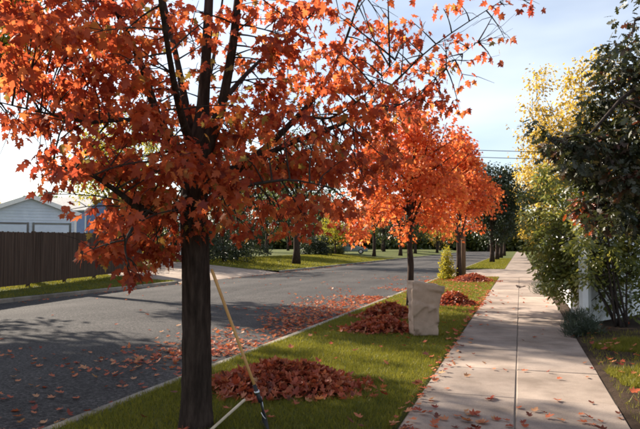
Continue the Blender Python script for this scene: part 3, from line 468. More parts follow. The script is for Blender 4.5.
SHRUB_CLUMPS = [
 (0.43,13.11,3.04,84,0.17),(0.63,13.34,3.12,84,0.17),(0.96,13.9,3.26,84,0.17),(1.09,13.38,3,84,0.17),(1.29,12.24,2.91,84,0.17),(0.43,14.55,2.81,112,0.17),
 (0.48,13.19,2.83,112,0.17),(0.72,14.32,2.94,112,0.17),(0.86,13.33,2.67,112,0.17),(1.14,13.73,2.74,112,0.17),(1.3,12.98,2.76,112,0.17),(1.48,13.3,2.81,112,0.17),
 (1.66,13.17,2.75,112,0.17),(1.93,13.92,2.89,112,0.17),(0.17,14.2,2.61,126,0.17),(0.51,14.39,2.63,126,0.17),(0.61,13.17,2.51,126,0.17),(1.04,14.48,2.47,126,0.17),
 (1.18,13.64,2.39,126,0.17),(1.4,13.73,2.59,126,0.17),(1.37,12.78,2.4,126,0.17),(1.62,13.14,2.36,126,0.17),(1.78,13.04,2.48,126,0.17),(2.07,13.23,2.42,126,0.17),
 (0.18,13.65,2.22,126,0.17),(0.39,13.54,2.18,126,0.17),(0.7,13.43,2.14,126,0.17),(0.89,13.4,2.21,126,0.17),(1.05,12.9,2.09,126,0.17),(1.34,13.67,2.25,126,0.17),
 (1.42,13.16,2.27,126,0.17),(1.65,13.26,2.07,126,0.17),(1.87,12.96,2.13,126,0.17),(1.99,12.65,2.17,126,0.17),(2.19,13.39,2.27,126,0.17),(0.18,14.42,1.99,126,0.17),
 (0.38,13.3,1.79,126,0.17),(0.77,14.73,1.93,126,0.17),(0.96,14.62,2,126,0.17),(1.05,13.29,1.92,126,0.17),(1.21,12.76,1.92,126,0.17),(1.55,13.33,1.85,126,0.17),
 (1.59,12.39,1.95,126,0.17),(1.92,13.24,1.82,126,0.17),(2.22,14.01,1.93,126,0.17),(2.16,12.79,1.81,126,0.17),(0.25,13.39,1.51,126,0.17),(0.52,13.65,1.56,126,0.17),
 (0.67,14.61,1.66,126,0.17),(1.02,14.49,1.68,126,0.17),(0.98,12.41,1.56,126,0.17),(1.3,13.72,1.64,126,0.17),(1.51,13.45,1.49,126,0.17),(1.88,14.07,1.52,126,0.17),
 (1.81,13.25,1.5,126,0.17),(2.06,13.18,1.54,126,0.17),(0.42,14.61,1.18,112,0.17),(0.56,14.65,1.32,112,0.17),(0.92,14.65,1.16,112,0.17),(1.02,13.58,1.2,112,0.17),
 (1.21,13.14,1.21,112,0.17),(1.24,12.57,1.25,112,0.17),(1.54,13.31,1.24,112,0.17),(1.67,12.88,1.37,112,0.17),(1.85,12.55,1.27,112,0.17),(2.26,13.33,1.43,112,0.17),
 (0.4,13.36,1.05,98,0.17),(0.71,13.51,1.06,98,0.17),(1,14.21,0.97,98,0.17),(1.05,13.7,1.09,98,0.17),(1.31,13.85,1.11,98,0.17),(1.4,13.12,1.01,98,0.17),
 (1.62,13.44,0.97,98,0.17),(1.83,13.32,1.06,98,0.17),(2.16,14.1,1.18,98,0.17),(2.11,12.9,1.1,98,0.17),(0.68,13.68,0.88,84,0.17),(0.79,13.25,0.93,84,0.17),
 (0.99,13.78,0.89,84,0.17),(1.28,13.34,0.87,84,0.17),(1.37,13.38,0.74,84,0.17),(1.51,13.28,0.79,84,0.17),(1.65,12.78,0.99,84,0.17),(2.12,13.93,0.86,84,0.17),
 (2.25,13.52,0.95,84,0.17),(0.84,14.38,0.41,63,0.17),(0.96,13.39,0.59,63,0.17),(1.15,13.64,0.54,63,0.17),(1.36,13.79,0.57,63,0.17),(1.51,13.84,0.46,63,0.17),
 (1.68,12.97,0.69,63,0.17),(2.01,13.84,0.53,63,0.17),(2.1,12.77,0.6,63,0.17),(2.34,13.76,0.66,63,0.17),(1.09,13.01,0.29,42,0.17),(1.45,13.05,0.48,42,0.17),
 (1.67,13.51,0.33,42,0.17),(1.68,13.15,0.42,42,0.17),(2.04,13.22,0.3,42,0.17),(2.41,14.23,0.41,42,0.17),(0.51,13.11,1.58,80,0.16),(0.57,13.41,1.19,80,0.16),
 (0.92,13.61,1.46,80,0.16),(1.25,14.53,1.73,80,0.16),(0.85,13.43,1.08,80,0.16),(1,13.57,0.77,80,0.16),(0.84,13.88,1.08,80,0.16),(1.02,13.72,1.1,80,0.16),
 (0.98,13.92,0.91,80,0.16),(0.92,13.91,1.1,80,0.16),(0.59,14.2,1.42,80,0.16),(1.03,13.9,1.88,80,0.16),(0.89,13.44,1.26,80,0.16),(0.97,14.01,1.01,80,0.16),
 (1.12,13.33,1.2,80,0.16),(0.67,13.29,1.03,80,0.16),(1.22,14.4,1,80,0.16),(0.66,14.32,1.99,80,0.16),(0.87,13.94,1.37,80,0.16),(1.09,14.35,1.47,80,0.16),
 (0.62,14.14,0.6,80,0.16),(0.76,14.4,1.31,80,0.16),(0.76,14.45,0.99,80,0.16),(1.23,14.41,1.63,80,0.16),(0.89,13.35,0.89,80,0.16),(0.83,14.33,1.35,80,0.16),
 (0.81,13.46,1.92,80,0.16),(1.1,14.12,0.75,80,0.16),(0.58,14.34,0.89,80,0.16),(0.7,13.57,1.32,80,0.16),(0.52,13.35,0.98,80,0.16),(0.54,13.28,0.75,80,0.16),
 (1.01,13.64,0.87,80,0.16),(0.79,14.15,1.68,80,0.16),(1.19,14.03,0.95,80,0.16),(0.91,14.21,1.42,80,0.16),(0.72,14.11,1.65,80,0.16),(0.69,14.2,0.59,80,0.16),
 (0.65,13.94,1.96,80,0.16),(0.61,13.97,1.29,80,0.16),(1.09,14.04,1.45,80,0.16),(1.08,13.73,1.8,80,0.16),(1.13,14.58,1.49,80,0.16),(0.57,13.6,1.86,80,0.16),
 (1.57,12.36,1.5,50,0.16),(1.66,13.32,0.91,50,0.16),(1.87,12.9,1.61,50,0.16),(1.22,12.95,1.83,50,0.16),(1.38,13.04,1.72,50,0.16),(1.09,12.11,1.63,50,0.16),
 (2.16,12.51,1.17,50,0.16),(1.01,12.09,0.95,50,0.16),(1.99,12.97,1.15,50,0.16),(1.6,12.44,1.45,50,0.16),(1.88,12.77,1.73,50,0.16),(1.38,13.14,1.49,50,0.16),
 (1.79,12.98,1.2,50,0.16),(0.98,13.02,1.04,50,0.16),(2.1,13.32,1.32,50,0.16),(2.23,12.49,1.59,50,0.16),(1.4,12.3,1.86,50,0.16),(1.07,12.4,1.87,50,0.16),
 (0.99,12.97,1.37,50,0.16),(2.03,13.13,1.84,50,0.16),(1.24,12.81,1.02,50,0.16),(1.82,13.4,1.42,50,0.16),(1.21,12.25,0.95,50,0.16),(1.04,11.94,1.65,50,0.16),
 (2.17,12.98,1.69,50,0.16),(1.39,13.01,1.5,50,0.16),(1.79,13.08,1.6,50,0.16),(1.19,12.81,1.85,50,0.16),(2.22,13.19,1.06,50,0.16),(2.3,13.06,0.9,50,0.16),
]
RAKE_TOP = (-2.469,4.707,1.357)
RAKE_NECK = (-2.142,4.92,0.315)
RAKE_FOOT = (-2.07,4.94,0.012)
STICK = [(-2.41,4.52,0.05),(-2.52,5.5,0.09)]

# ================================================================== THE SETTING
def zf(x):                                   # the lots across the street rise gently from the kerb
    t = min(1, max(0, (-14.55 - x) / 8)); return .0 + .5 * t * t * (3 - 2 * t)
def grid(x0, x1, y0, y1, nx, ny, fz):
    xs = np.linspace(x0, x1, nx); ys = np.linspace(y0, y1, ny)
    V = [(x, y, fz(x, y)) for y in ys for x in xs]
    F = [(j * nx + i, j * nx + i + 1, (j + 1) * nx + i + 1, (j + 1) * nx + i) for j in range(ny - 1) for i in range(nx - 1)]
    return V, F
def sheet(name, x0, x1, y0, y1, nx, ny, fz, mat):
    V, F = grid(x0, x1, y0, y1, nx, ny, fz)
    return tag(link(name, mesh_np(name, V, F, M[mat], smooth=True)), kind='structure')
sheet('ground', -900, 900, -400, 1400, 2, 2, lambda x, y: -.45, 'lawn')
sheet('road', -14.42, -3.88, -18, 420, 9, 60, lambda x, y: -.12 + .05 * (1 - ((x + 9.15) / 5.3) ** 2), 'asphalt')
def vz(x, y): return .012 * noise.noise(Vector((x * 1.5, y * 1.5, 0))) + (-.035 if x > -1.06 else .0)
sheet('verge', -3.76, -1.02, -4, 32.6, 20, 160, vz, 'lawn')
sheet('verge', -3.76, -1.02, 43.6, 260, 6, 60, lambda x, y: 0, 'lawn')
sheet('garden_bed', .872, 16, -4, 32.6, 60, 120, lambda x, y: .012 if x < .9 else .035 + .06 * min(1, (x - .88) / 1.5) + .035 * noise.noise(Vector((x * 1.7, y * 1.7, 4))), 'soil')
sheet('front_lawn', .88, 40, 43.6, 260, 4, 40, lambda x, y: .03, 'lawn')
sheet('far_lawn', -160, -14.57, -30, 24.6, 60, 30, lambda x, y: zf(x) + .02 * noise.noise(Vector((x, y, 1))), 'lawn')
sheet('far_lawn', -160, -14.57, 36.6, 420, 60, 60, lambda x, y: zf(x) + .02 * noise.noise(Vector((x, y, 1))), 'lawn')
sheet('far_lawn', -160, -26, 24.6, 36.6, 20, 4, lambda x, y: zf(x), 'lawn')
def dz(x, y): return zf(x) + .004 if x < -15.6 else -.115 + (zf(-15.6) + .119) * max(0, (-14.43 - x) / 1.17)
sheet('driveway', -26, -14.43, 24.6, 36.6, 30, 6, dz, 'concrete')
def az(x, y): return -.108 + .112 * min(1, max(0, (x + 3.88) / 1.5))
sheet('side_street', -3.88, 30, 32.6, 43.6, 40, 6, az, 'concrete')

# sidewalk: dark bed, two columns of cast slabs meeting at a long joint
sw = sheet('sidewalk', -1.02, .88, -4, 32.6, 2, 8, lambda x, y: -.009, 'joint')
slabs = []
for v in range(4):
    b = MB(); j = .003 + .0012 * v
    b.bevel_box(j, .945 - j, j, 1.52 - j, -.1, 0, .008); slabs.append(b.mesh('slab', M['concrete']))
for col in range(2):
    for k in range(24):
        o = link('slab', slabs[(k * 3 + col) % 4], sw)
        o.location = (-1.015 + col * .948, -3.9 + k * 1.52, .002 * ((k * 7 + col * 3) % 4)); o.rotation_euler = (random.uniform(-.003, .003), random.uniform(-.002, .002), 0)
sw2 = sheet('sidewalk', -1.02, .88, 43.6, 260, 2, 8, lambda x, y: -.03, 'joint')
b = MB()
for k in range(70): b.bevel_box(-1.015, .875, 43.65 + k * 1.83, 43.65 + k * 1.83 + 1.81, -.08, 0, .008)
tag(b.build('slabs', M['concrete'], sw2), kind='stuff')

# kerbs in cast lengths
def kerb(x0, x1, spans, name='kerb'):
    root = None
    for y0, y1 in spans:
        y = y0
        while y < y1 - .1:
            e = min(y + 3, y1); b = MB().bevel_box(x0, x1, y + .006, e - .006, -.3, .004 + .004 * random.random(), .02)
            me = b.mesh('kerb', M['kerb'])
            if root is None: root = tag(link(name, me), kind='structure')
            else: link('kerb_stone', me, root)
            y = e
kerb(-3.9, -3.75, [(-4, 32.4), (43.8, 100)])
kerb(-14.57, -14.42, [(-15, 24.4), (36.8, 110)])
tag(MB().box(-14.57, -14.42, 110, 420, -.3, .0).build('kerb', M['kerb']), kind='structure')

# ------------------------------------------------------------------ grass (real blades, nobody could count them)
def grass(name, label, x0, x1, y0, y1, dens, h, w, fz, mask=None):
    n = int((x1 - x0) * (y1 - y0) * dens)
    P = np.stack([rng.uniform(x0, x1, n), rng.uniform(y0, y1, n), np.zeros(n)], 1)
    if mask is not None:
        keep = np.array([mask(a, c) > rng.random() for a, c, _ in P]); P = P[keep]; n = len(P)
    P[:, 2] = [fz(a, c) - .004 for a, c, _ in P]
    d = rng.normal(0, .55, (n, 3)); d[:, 2] = 1
    up = rng.normal(0, 1, (n, 3)); R = frames(d, up)
    T = (np.array([(-.5 * w / h, 0, 0), (.5 * w / h, 0, 0), (.12, 1, .3)], np.float32), np.array([(0, 1, 2)], np.int32))
    patch = np.array([.5 + .5 * noise.noise(Vector((a * .9, c * .9, 9))) for a, c, _ in P])
    rn = np.clip(rng.beta(2, 3, n) * .9 + .35 * (patch - .4), 0, 1)
    return tag(link(name, scatter(name, T, P, R, h * rng.uniform(.5, 1.25, n), rn, M['grass'])), label, 'grass', kind='stuff')
grass('grass', 'mown green grass on the verge around the leaf piles', -3.79, -1.05, 4.2, 9.5, 6000, .055, .006, vz)
grass('grass', 'mown green grass on the verge behind the paper bag', -3.76, -1.05, 9.5, 18, 2600, .055, .009, vz)
grass('grass', 'yellowing grass at the end of the verge by the side street', -3.76, -1.05, 18, 32.5, 900, .06, .016, vz)
def gbz(x, y): return .035 + .06 * min(1, (x - .88) / 1.5) + .035 * noise.noise(Vector((x * 1.7, y * 1.7, 4)))
def gmask(x, y):
    e = noise.noise(Vector((x * 2, y * 2, 3))) * .22
    return 1.0 if ((x - 2.3) / 1.35) ** 2 + ((y - 7.9) / 1.2) ** 2 < 1 + e or ((x - 2.3) / 1.25) ** 2 + ((y - 10.3) / .9) ** 2 < 1 + e or ((x - 2.0) / 1.1) ** 2 + ((y - 5.6) / .9) ** 2 < .9 + e else .06
grass('grass', 'tufts of green lawn in the dark soil beside the sidewalk', .92, 4, 4.5, 12, 5600, .08, .007, gbz, gmask)
grass('grass', 'rough lawn strip between the street and the wooden fence', -19, -14.6, 8, 24.5, 420, .09, .025, lambda x, y: zf(x))
grass('grass', 'broad lawn across the street past the driveway', -24, -14.6, 36.7, 75, 160, .10, .05, lambda x, y: zf(x))
grass('grass', 'verge grass under the dark street trees', -3.7, -1.05, 43.8, 80, 300, .09, .04, lambda x, y: 0)

# ================================================================== THINGS
# ---- the big red maple by the kerb
maple = empty('maple_tree', (-2.65, 4.8, 0), 'big red maple with dark forked trunk and a rake leaning on it', 'tree')
MB_ = Vector((-2.65, 4.8, 0))
nodes = []
for nm, pts in MAPLE_LIMBS:
    P = [Vector(p[:3]) - MB_ for p in pts]; r = [p[3] for p in pts]; b = MB()
    # resample smoothly
    Q = []; rr = []
    for i in range(len(P) - 1):
        p0 = P[max(i - 1, 0)]; p1 = P[i]; p2 = P[i + 1]; p3 = P[min(i + 2, len(P) - 1)]
        for k in range(4):
            t = k / 4
            Q.append(.5 * ((2 * p1) + (-p0 + p2) * t + (2 * p0 - 5 * p1 + 4 * p2 - p3) * t * t + (-p0 + 3 * p1 - 3 * p2 + p3) * t ** 3))
            rr.append(r[i] * (1 - t) + r[i + 1] * t)
    Q.append(P[-1]); rr.append(r[-1])
    if nm == 'trunk':
        # ridged bark and root flare on a fine ring mesh
        QQ = []; RR = []
        for i in range(len(Q) - 1):
            m_ = 10 if Q[i].z < 2.6 else 3
            for k in range(m_): QQ.append(Q[i].lerp(Q[i + 1], k / m_)); RR.append(rr[i] + (rr[i + 1] - rr[i]) * k / m_)
        QQ.append(Q[-1]); RR.append(rr[-1]); b.tube(QQ, RR, 72)
        for vi, v in enumerate(b.v):
            c = QQ[min(vi // 72, len(QQ) - 1)]; v = Vector(v); d_ = v - c; a = math.atan2(d_.y, d_.x); r_ = d_.length
            if r_ < 1e-4: continue
            g_ = Vector((math.cos(a) * 4.2, math.sin(a) * 4.2, v.z * 1.6))
            rid = 1 - abs(noise.noise(g_ + Vector((0, 0, .6 * noise.noise(g_ * 2)))) * 2.2); fine = noise.noise(Vector((math.cos(a) * 11, math.sin(a) * 11, v.z * 9)))
            flare = max(0, .22 - v.z) / .22; k_ = 1 + min(.09, .009 / r_) * rid + min(.035, .004 / r_) * fine + flare * .06 * (.5 + math.sin(a * 5 + 1) * .5)
            v = c + d_ * k_; b.v[vi] = tuple(v)
    else: b.tube(Q, rr, 9, wob=.12)
    b.build(nm, M['bark'] if r[0] > .03 else M['bark_fine'], maple, True)
    if nm == 'trunk': nodes += [q for q in Q if q.z > 2.2]
    else: nodes += Q[2:]
tw = MB()
cl = []; used = {}
for x, y, z, k, r in MAPLE_CLUMPS:
    p = Vector((x, y, z)) - MB_; cl.append((p.x, p.y, p.z, k, r))
    ni = min(range(len(nodes)), key=lambda i_: (nodes[i_] - p).length_squared + .06 * used.get(i_, 0)); used[ni] = used.get(ni, 0) + 1
    nn = nodes[ni]; d = (p - nn).length
    if d > .06:
        pts = curve_pts(nn, p, (random.uniform(-.1, .1) * d, random.uniform(-.1, .1) * d, .08 * d), 5)
        tw.tube(pts, [.0085, .007, .0055, .004, .0025], 5, False)
        for _ in range(2):
            a = pts[random.choice((2, 3))]; e = p * .9 + a * .1 + Vector((random.gauss(0, .12), random.gauss(0, .12), random.gauss(0, .1)))
            tw.tube([a, (a + e) / 2 + Vector((0, 0, .02)), e], [.004, .003, .0015], 4, False)
# bare twigs out at the right-hand limb ends
ends = [Vector(p[:3]) - MB_ for nm, pts in MAPLE_LIMBS[9:11] for p in pts[-5:]]
for p in ends:
    for _ in range(4):
        e = p + Vector((random.uniform(-.1, .45), random.uniform(-.25, .25), random.uniform(-.05, .26)))
        tw.tube(curve_pts(p, e, (0, 0, -.05), 4), [.004, .003, .002, .0012], 4, False)
tag(tw.build('twigs', M['bark_fine'], maple), kind='stuff')
P, R, s, q = leaf_cloud(cl, .07, .9, .6, .75)
inner = np.linalg.norm(P[:, :2] - np.array([-.0, 0]), axis=1) < .9
q = np.where(inner & (rng.random(len(q)) < .25), np.clip(q + .35, 0, 1), q)
# the three hundred that show largest are leaves of their own
camv = np.array([0, 0, 1.55]) - np.array(MB_); dist = np.linalg.norm(P - camv, axis=1)
F_ = np.array([-.3056, .9508, .0506]); Rv = np.array([.952, .306, 0]); dep = (P - camv) @ F_; lat = (P - camv) @ Rv; ht = P[:, 2] - 1.55
vis = (np.abs(lat / dep) < .51) & (ht / dep < .37)
order = np.argsort(np.where(vis, dist / s, 1e9)); big = order[:300]; rest = order[300:]
ra, rb = rest[::2], rest[1::2]
tag(link('crown', scatter('crown', T_MAPLE, P[ra], R[ra], s[ra], q[ra], M['maple_leaf']), maple), kind='stuff')
tag(link('crown', scatter('crown', T_MAPLE_B, P[rb], R[rb], s[rb], q[rb], M['maple_leaf']), maple), kind='stuff')
def leaf_mesh(T, rn, mat, stalk=True):
    V, F = T; V = V.copy(); F = F.copy()
    if stalk:
        k = len(V); V = np.concatenate([V, np.array([(-.012, 0, 0), (.012, 0, 0), (.01, -.5, .12), (-.01, -.5, .12)], np.float32)])
        F = np.concatenate([F, np.array([(k, k + 3, k + 2), (k, k + 2, k + 1)], np.int32)])
    return mesh_np('leaf', V, F, mat, np.full(len(F), rn))
LM = [leaf_mesh((T_MAPLE, T_MAPLE_B)[j], (i + .5) / 12, M['maple_leaf']) for j in range(2) for i in range(12)]
for i in big:
    o = link('leaf', LM[min(11, int(q[i] * 12)) + 12 * (i % 2)], maple)
    m4 = Matrix([[*(R[i][r_] * s[i]), P[i][r_]] for r_ in range(3)] + [[0, 0, 0, 1]]); o.matrix_local = m4

# ---- the row of orange maples along the verge
tree('maple_tree', (-2.72, 16.1, 0), 5.8, .1, 2.05, (2.3, 2.2, 2.1), 3.45, 'bright orange maple behind the brown paper bag', nlimb=20, nclump=200, per=60, csize=.27,
     leaf=.10, T=T_MAPLE_S, mat='maple_orange', seed=5, taper=.5, rise=(.15, 1.2), shell=.5, group='orange maples on the verge')
tree('maple_tree', (-2.77, 30.0, 0), 8.0, .13, 1.6, (2.3, 2.4, 3.1), 4.6, 'orange maple beside the utility pole at the side street', nlimb=16, nclump=190, per=52, csize=.40,
     leaf=.14, T=T_MAPLE_S, mat='maple_orange', seed=11, taper=.45, rise=(.15, 1.2), shell=.5, group='orange maples on the verge')
# ---- dark street trees beyond the side street
for k, (x, y, h, lab) in enumerate([(-2.55, 61, 9.6, 'dark green street tree first past the side street'), (-2.5, 73, 9.8, 'dark green street tree second past the side street'),
                                    (-2.45, 86, 10, 'dark green street tree third past the side street'), (-2.4, 102, 10.5, 'dark green street tree fourth past the side street')]):
    tree('street_tree', (x, y, 0), h, .22, 1.8, (3.1, 3.2, h / 2 - .9), h / 2 + .9, lab, nlimb=9, nclump=190, per=55, csize=.65, leaf=.27, T=T_DIA, mat='dark_leaf', seed=20 + k,
         group='dark trees along the verge')
# ---- tree, oak and shrubs on the house side
tree('yellow_tree', (4.3, 47, 0), 16, .3, 3, (4.6, 4.6, 6.2), 9.2, 'tall airy yellow tree rising behind the green shrub', nlimb=14, nclump=330, per=50, csize=.75, leaf=.25, T=T_DIA, mat='yellow_leaf', seed=31, shell=.6)
tree('yellow_tree', (1.9, 66, 0), 11, .22, 2, (3, 3, 4), 6.6, 'smaller yellow tree beside the far sidewalk', nlimb=9, nclump=140, per=40, csize=.6, leaf=.24, T=T_DIA, mat='yellow_leaf', seed=33)
oak_root = empty('oak_tree', (4.6, 9.2, 0), 'dark leaved oak overhanging the white fence from the right', 'tree')
OB = Vector((4.6, 9.2, 0)); b = MB()
trunk = [Vector(p) for p in ((0, 0, -.1), (0, .02, .6), (-.05, .0, 1.6), (-.1, .05, 2.6), (-.05, .1, 4), (0, .1, 5.6), (.1, .1, 7))]
b.tube(trunk, [.24, .18, .16, .14, .1, .06, .02], 12, wob=.25); b.build('trunk', M['bark'], oak_root, True)
onodes = trunk[3:]; cl = []
for pts in OAK_LIMBS:
    P_ = [Vector(p[:3]) - OB for p in pts]; Q = [trunk[3 if P_[0].z < 3.2 else 4]] + P_; k = len(Q)
    MB().tube(Q, [.036 * (1 - i / k) + .005 for i in range(k)], 7).build('branch', M['bark_fine'], oak_root, True); onodes += P_
tw = MB()
rs = random.Random(3)
clumps = [(Vector(c[:3]) - OB, c[3], c[4], c[5]) for c in OAK_CLUMPS]
for _ in range(70):
    v = Vector((rs.gauss(0, 1), rs.gauss(0, 1), rs.gauss(0, .8))).normalized() * rs.random() ** .4
    p = Vector((.3 + v.x * 2.3, v.y * 2.6, 5.2 + v.z * 2.3)); w = p + OB
    lat_ = w.x * .952 + w.y * .306; dep_ = -.306 * w.x + .952 * w.y
    if dep_ > .5 and lat_ / dep_ < .5: continue
    clumps.append((p, 45, .35, 0))
for p, k, r, red in clumps:
    nn = min(onodes, key=lambda q_: (q_ - p).length_squared); d = (p - nn).length
    if d > .06: tw.tube(curve_pts(nn, p, (0, 0, .06 * d), 4), [.012, .009, .006, .003], 5, False)
    cl.append((p.x, p.y, p.z, k, r))
tag(tw.build('twigs', M['bark_fine'], oak_root), kind='stuff')
P, R, s, q = leaf_cloud(cl, .125, .5, .85)
redm = np.concatenate([np.full(int(k), red) for _, k, _, red in clumps])
q = np.where(redm > 0, .92 + .08 * rng.random(len(q)), np.clip(q * .9, 0, .86))
tag(link('crown', scatter('crown', T_OAK, P, R, s, q, M['oak_leaf']), oak_root), kind='stuff')

def shrub(name, base, clumps, label, mat, leaf, T=T_ELL, nst=7, droop=.2, stem=.014, cat='shrub', group=None, seed=1):
    """stems fanning from the base into leaf clumps (clumps local: x y z count radius)"""
    rs = random.Random(seed); root = empty(name, base, label, cat, group); b = MB(); nodes = []
    big = sorted(clumps, key=lambda c: -c[2]); tips = rs.sample(big[:max(nst, len(big) // 2)], nst)
    for c in tips:
        a = Vector((rs.uniform(-.12, .12), rs.uniform(-.12, .12), -.03)); e = Vector(c[:3])
        pts = curve_pts(a, e, (rs.uniform(-.1, .1) - .2 * e.x, rs.uniform(-.1, .1) - .2 * e.y, .12 * e.z), 7); nodes += pts[2:]
        b.tube(pts, [stem * (1 - .8 * i / 6) for i in range(7)], 6)
    for c in clumps:
        p = Vector(c[:3]); nn = min(nodes, key=lambda q_: (q_ - p).length_squared); d = (p - nn).length
        if d > .05: b.tube(curve_pts(nn, p, (0, 0, .05 * d), 3), [stem * .35, stem * .25, .002], 4, False)
    b.build('stems', M['bark_fine'], root, True)
    P, R, s, q = leaf_cloud(clumps, leaf, droop)
    tag(link('foliage', scatter('foliage', T, P, R, s, q, M[mat]), root), kind='stuff')
    return root
SB = Vector((1.75, 12.6, .05))
shrub('arching_shrub', SB, [(x - SB.x, y - SB.y, z - SB.z, k, r) for x, y, z, k, r in SHRUB_CLUMPS], 'tall arching green shrub spilling over the white fence corner', 'shrub_leaf', .105, nst=12, droop=.35, stem=.022, seed=8)
def mound(rx, ry, rz, n, per, r, seed):
    rs = random.Random(seed); o = []
    for _ in range(n):
        v = Vector((rs.gauss(0, 1), rs.gauss(0, 1), abs(rs.gauss(0, 1)))).normalized() * rs.random() ** .4
        o.append((v.x * rx, v.y * ry, max(.04, v.z * rz), per, r))
    return o
shrub('grey_green_shrub', (1.0, 11.75, 0), mound(.33, .5, .42, 60, 60, .1, 3), 'low grey green feathery shrub at the foot of the white fence', 'juniper', .10, T_NEEDLE, 9, -.9, .006, seed=2)
shrub('juniper_shrub', (.85, 21.6, 0), mound(.55, .8, .42, 60, 60, .14, 4), 'low dark juniper at the sidewalk edge along the white fence', 'juniper', .13, T_NEEDLE, 9, -.6, .006, seed=3)
shrub('yellow_shrub', (-3.3, 29.6, 0), [(c[0] * (1.15 - c[2] / 2.2), c[1] * (1.15 - c[2] / 2.2), c[2], c[3], c[4]) for c in mound(.34, .34, 1.5, 80, 34, .14, 5)], 'narrow upright yellow shrub at the kerb beside the second orange maple', 'lime_leaf', .10, T_ELL, 9, -.3, .01, seed=4)
shrub('yellow_shrub', (1.5, 33.9 - 2.2, 0), mound(.4, .5, .9, 40, 40, .16, 6), 'small yellow green shrub at the end of the white fence', 'lime_leaf', .12, T_ELL, 6, 0, .01, seed=5)
shrub('garden_shrub', (2.4, 20.5, 0), mound(.9, 2.2, 3.0, 90, 60, .3, 7), 'leafy green shrub standing inside the white fence', 'shrub_leaf', .10, T_ELL, 10, .3, .02, seed=6)
shrub('garden_shrub', (2.6, 27.5, 0), mound(1.0, 2.4, 3.6, 80, 60, .35, 8), 'tall green shrub inside the far end of the white fence', 'shrub_leaf', .13, T_ELL, 10, .3, .02, seed=7)

# ---- white board fence: one run along the sidewalk, one turning away from it
def white_fence(a, b_, label, h=1.86, step=2.3):
    a = Vector(a); b_ = Vector(b_); d = b_ - a; L = d.length; root = empty('white_fence', a, label, 'fence', None, math.atan2(d.y, d.x)); n = max(1, round(L / step)); st = L / n
    post = MB().bevel_box(-.055, .055, -.055, .055, -.2, h + .06, .025).mesh('post', M['vinyl'])
    w = .147; board = MB().bevel_box(-w / 2, w / 2, -.011, .011, .09, h - .1, .006).mesh('board', M['vinyl'])
    for i in range(n + 1):
        o = link('post', post, root); o.location = (i * st, 0, 0)
        if i == n: break
        for z0 in (.04, h - .13): MB().box(i * st + .056, (i + 1) * st - .056, -.027, .027, z0, z0 + .12).build('rail', M['vinyl'], root)
        m = int((st - .12) / .151); g = (st - .12) / m
        for k in range(m):
            o = link('board', board, root); o.location = (i * st + .06 + g * (k + .5), random.uniform(-.002, .002), random.uniform(-.004, .004))
    return root
white_fence((1.12, 13.0, .04), (1.2, 31.5, .04), 'white board fence running along the edge of the sidewalk')
white_fence((1.19, 12.9, .05), (4.2, 17.9, .05), 'white board fence turning away from the sidewalk behind the arching shrub')

# ---- fallen leaves
LEAF = [leaf_mesh(T_MAPLE_CURL, (i + .5) / 8, M['fallen']) for i in range(8)]
def fallen(x, y, z, sz, label, group):
    ti = random.randrange(8); o = link('fallen_leaf', LEAF[ti]); o.location = (x, y, z)
    o.scale = (sz, sz, sz); o.rotation_euler = (random.gauss(0, .22), random.gauss(0, .22), random.uniform(0, 6.28))
    return tag(o, ('dark red ' if ti < 3 else 'rusty orange ' if ti < 6 else 'pale tan ') + label, 'leaf', group)
def swz(): return .012
pts = []
while len(pts) < 125:
    y = 4.6 + 18 * random.random() ** 1.6; u = random.random()
    x = -1.0 + abs(random.gauss(0, .22)) if u < .5 else (.85 - abs(random.gauss(0, .16)) if u < .64 else random.uniform(-1, .85))
    if -1.02 < x < .87: pts.append((x, y))
for cx, cy, n_ in ((-.3, 5.75, 14), (.3, 6.1, 9), (-.62, 5.5, 10)):
    pts += [(cx + random.gauss(0, .16), cy + random.gauss(0, .13)) for _ in range(n_)]
for x, y in pts: fallen(x, y, .016, random.uniform(.05, .095), 'fallen maple leaf lying on the sidewalk ' + ('along the grass edge' if x < -.7 else 'along the soil edge' if x > .55 else 'beside the long joint' if abs(x + .07) < .25 else 'out on the slab'), 'leaves scattered on the sidewalk')
for k in range(60):
    fallen(random.uniform(-3.6, -1.1), 4.6 + 10 * random.random() ** 1.5, .05, random.uniform(.06, .1), 'fallen maple leaf resting on the mown grass verge', 'leaves scattered on the verge')
def road_z(x): return -.12 + .05 * (1 - ((x + 9.15) / 5.3) ** 2)
rp_ = []
while len(rp_) < 2600:
    y = rng.uniform(3, 34); x = -3.95 - abs(rng.normal(0, 1.0)) - (0 if rng.random() < .88 else rng.uniform(0, 2.5))
    dn = .05 + 1.6 * noise.noise(Vector((x * .7, y * .45, 2)))
    if 8.5 < y < 20 and x > -6.2: dn += .75
    if y > 22: dn -= .1
    if x > -14.2 and rng.random() < dn: rp_.append((x, y, road_z(x) + .014))
while len(rp_) < 2690:
    x = rng.uniform(-14.2, -5); y = rng.uniform(4, 40)
    rp_.append((x, y, road_z(x) + .014))
for _ in range(170):
    x = -4.1 - rng.random() ** 1.2 * 4.6; rp_.append((x, rng.uniform(3.6, 8.2), road_z(x) + .014))
for k in range(260):
    x = -14.25 + abs(rng.normal(0, .25)); rp_.append((x, rng.uniform(10, 60), road_z(x) + .014))
rp_ = np.array(rp_); near = np.argsort(np.hypot(rp_[:, 0], rp_[:, 1]) + 50 * (rp_[:, 0] / np.maximum(rp_[:, 1], .1) < -1.05)); 
for i in near[:70]: fallen(*rp_[i], random.uniform(.055, .09), 'fallen maple leaf lying on the grey asphalt of the street', 'leaves scattered on the street')
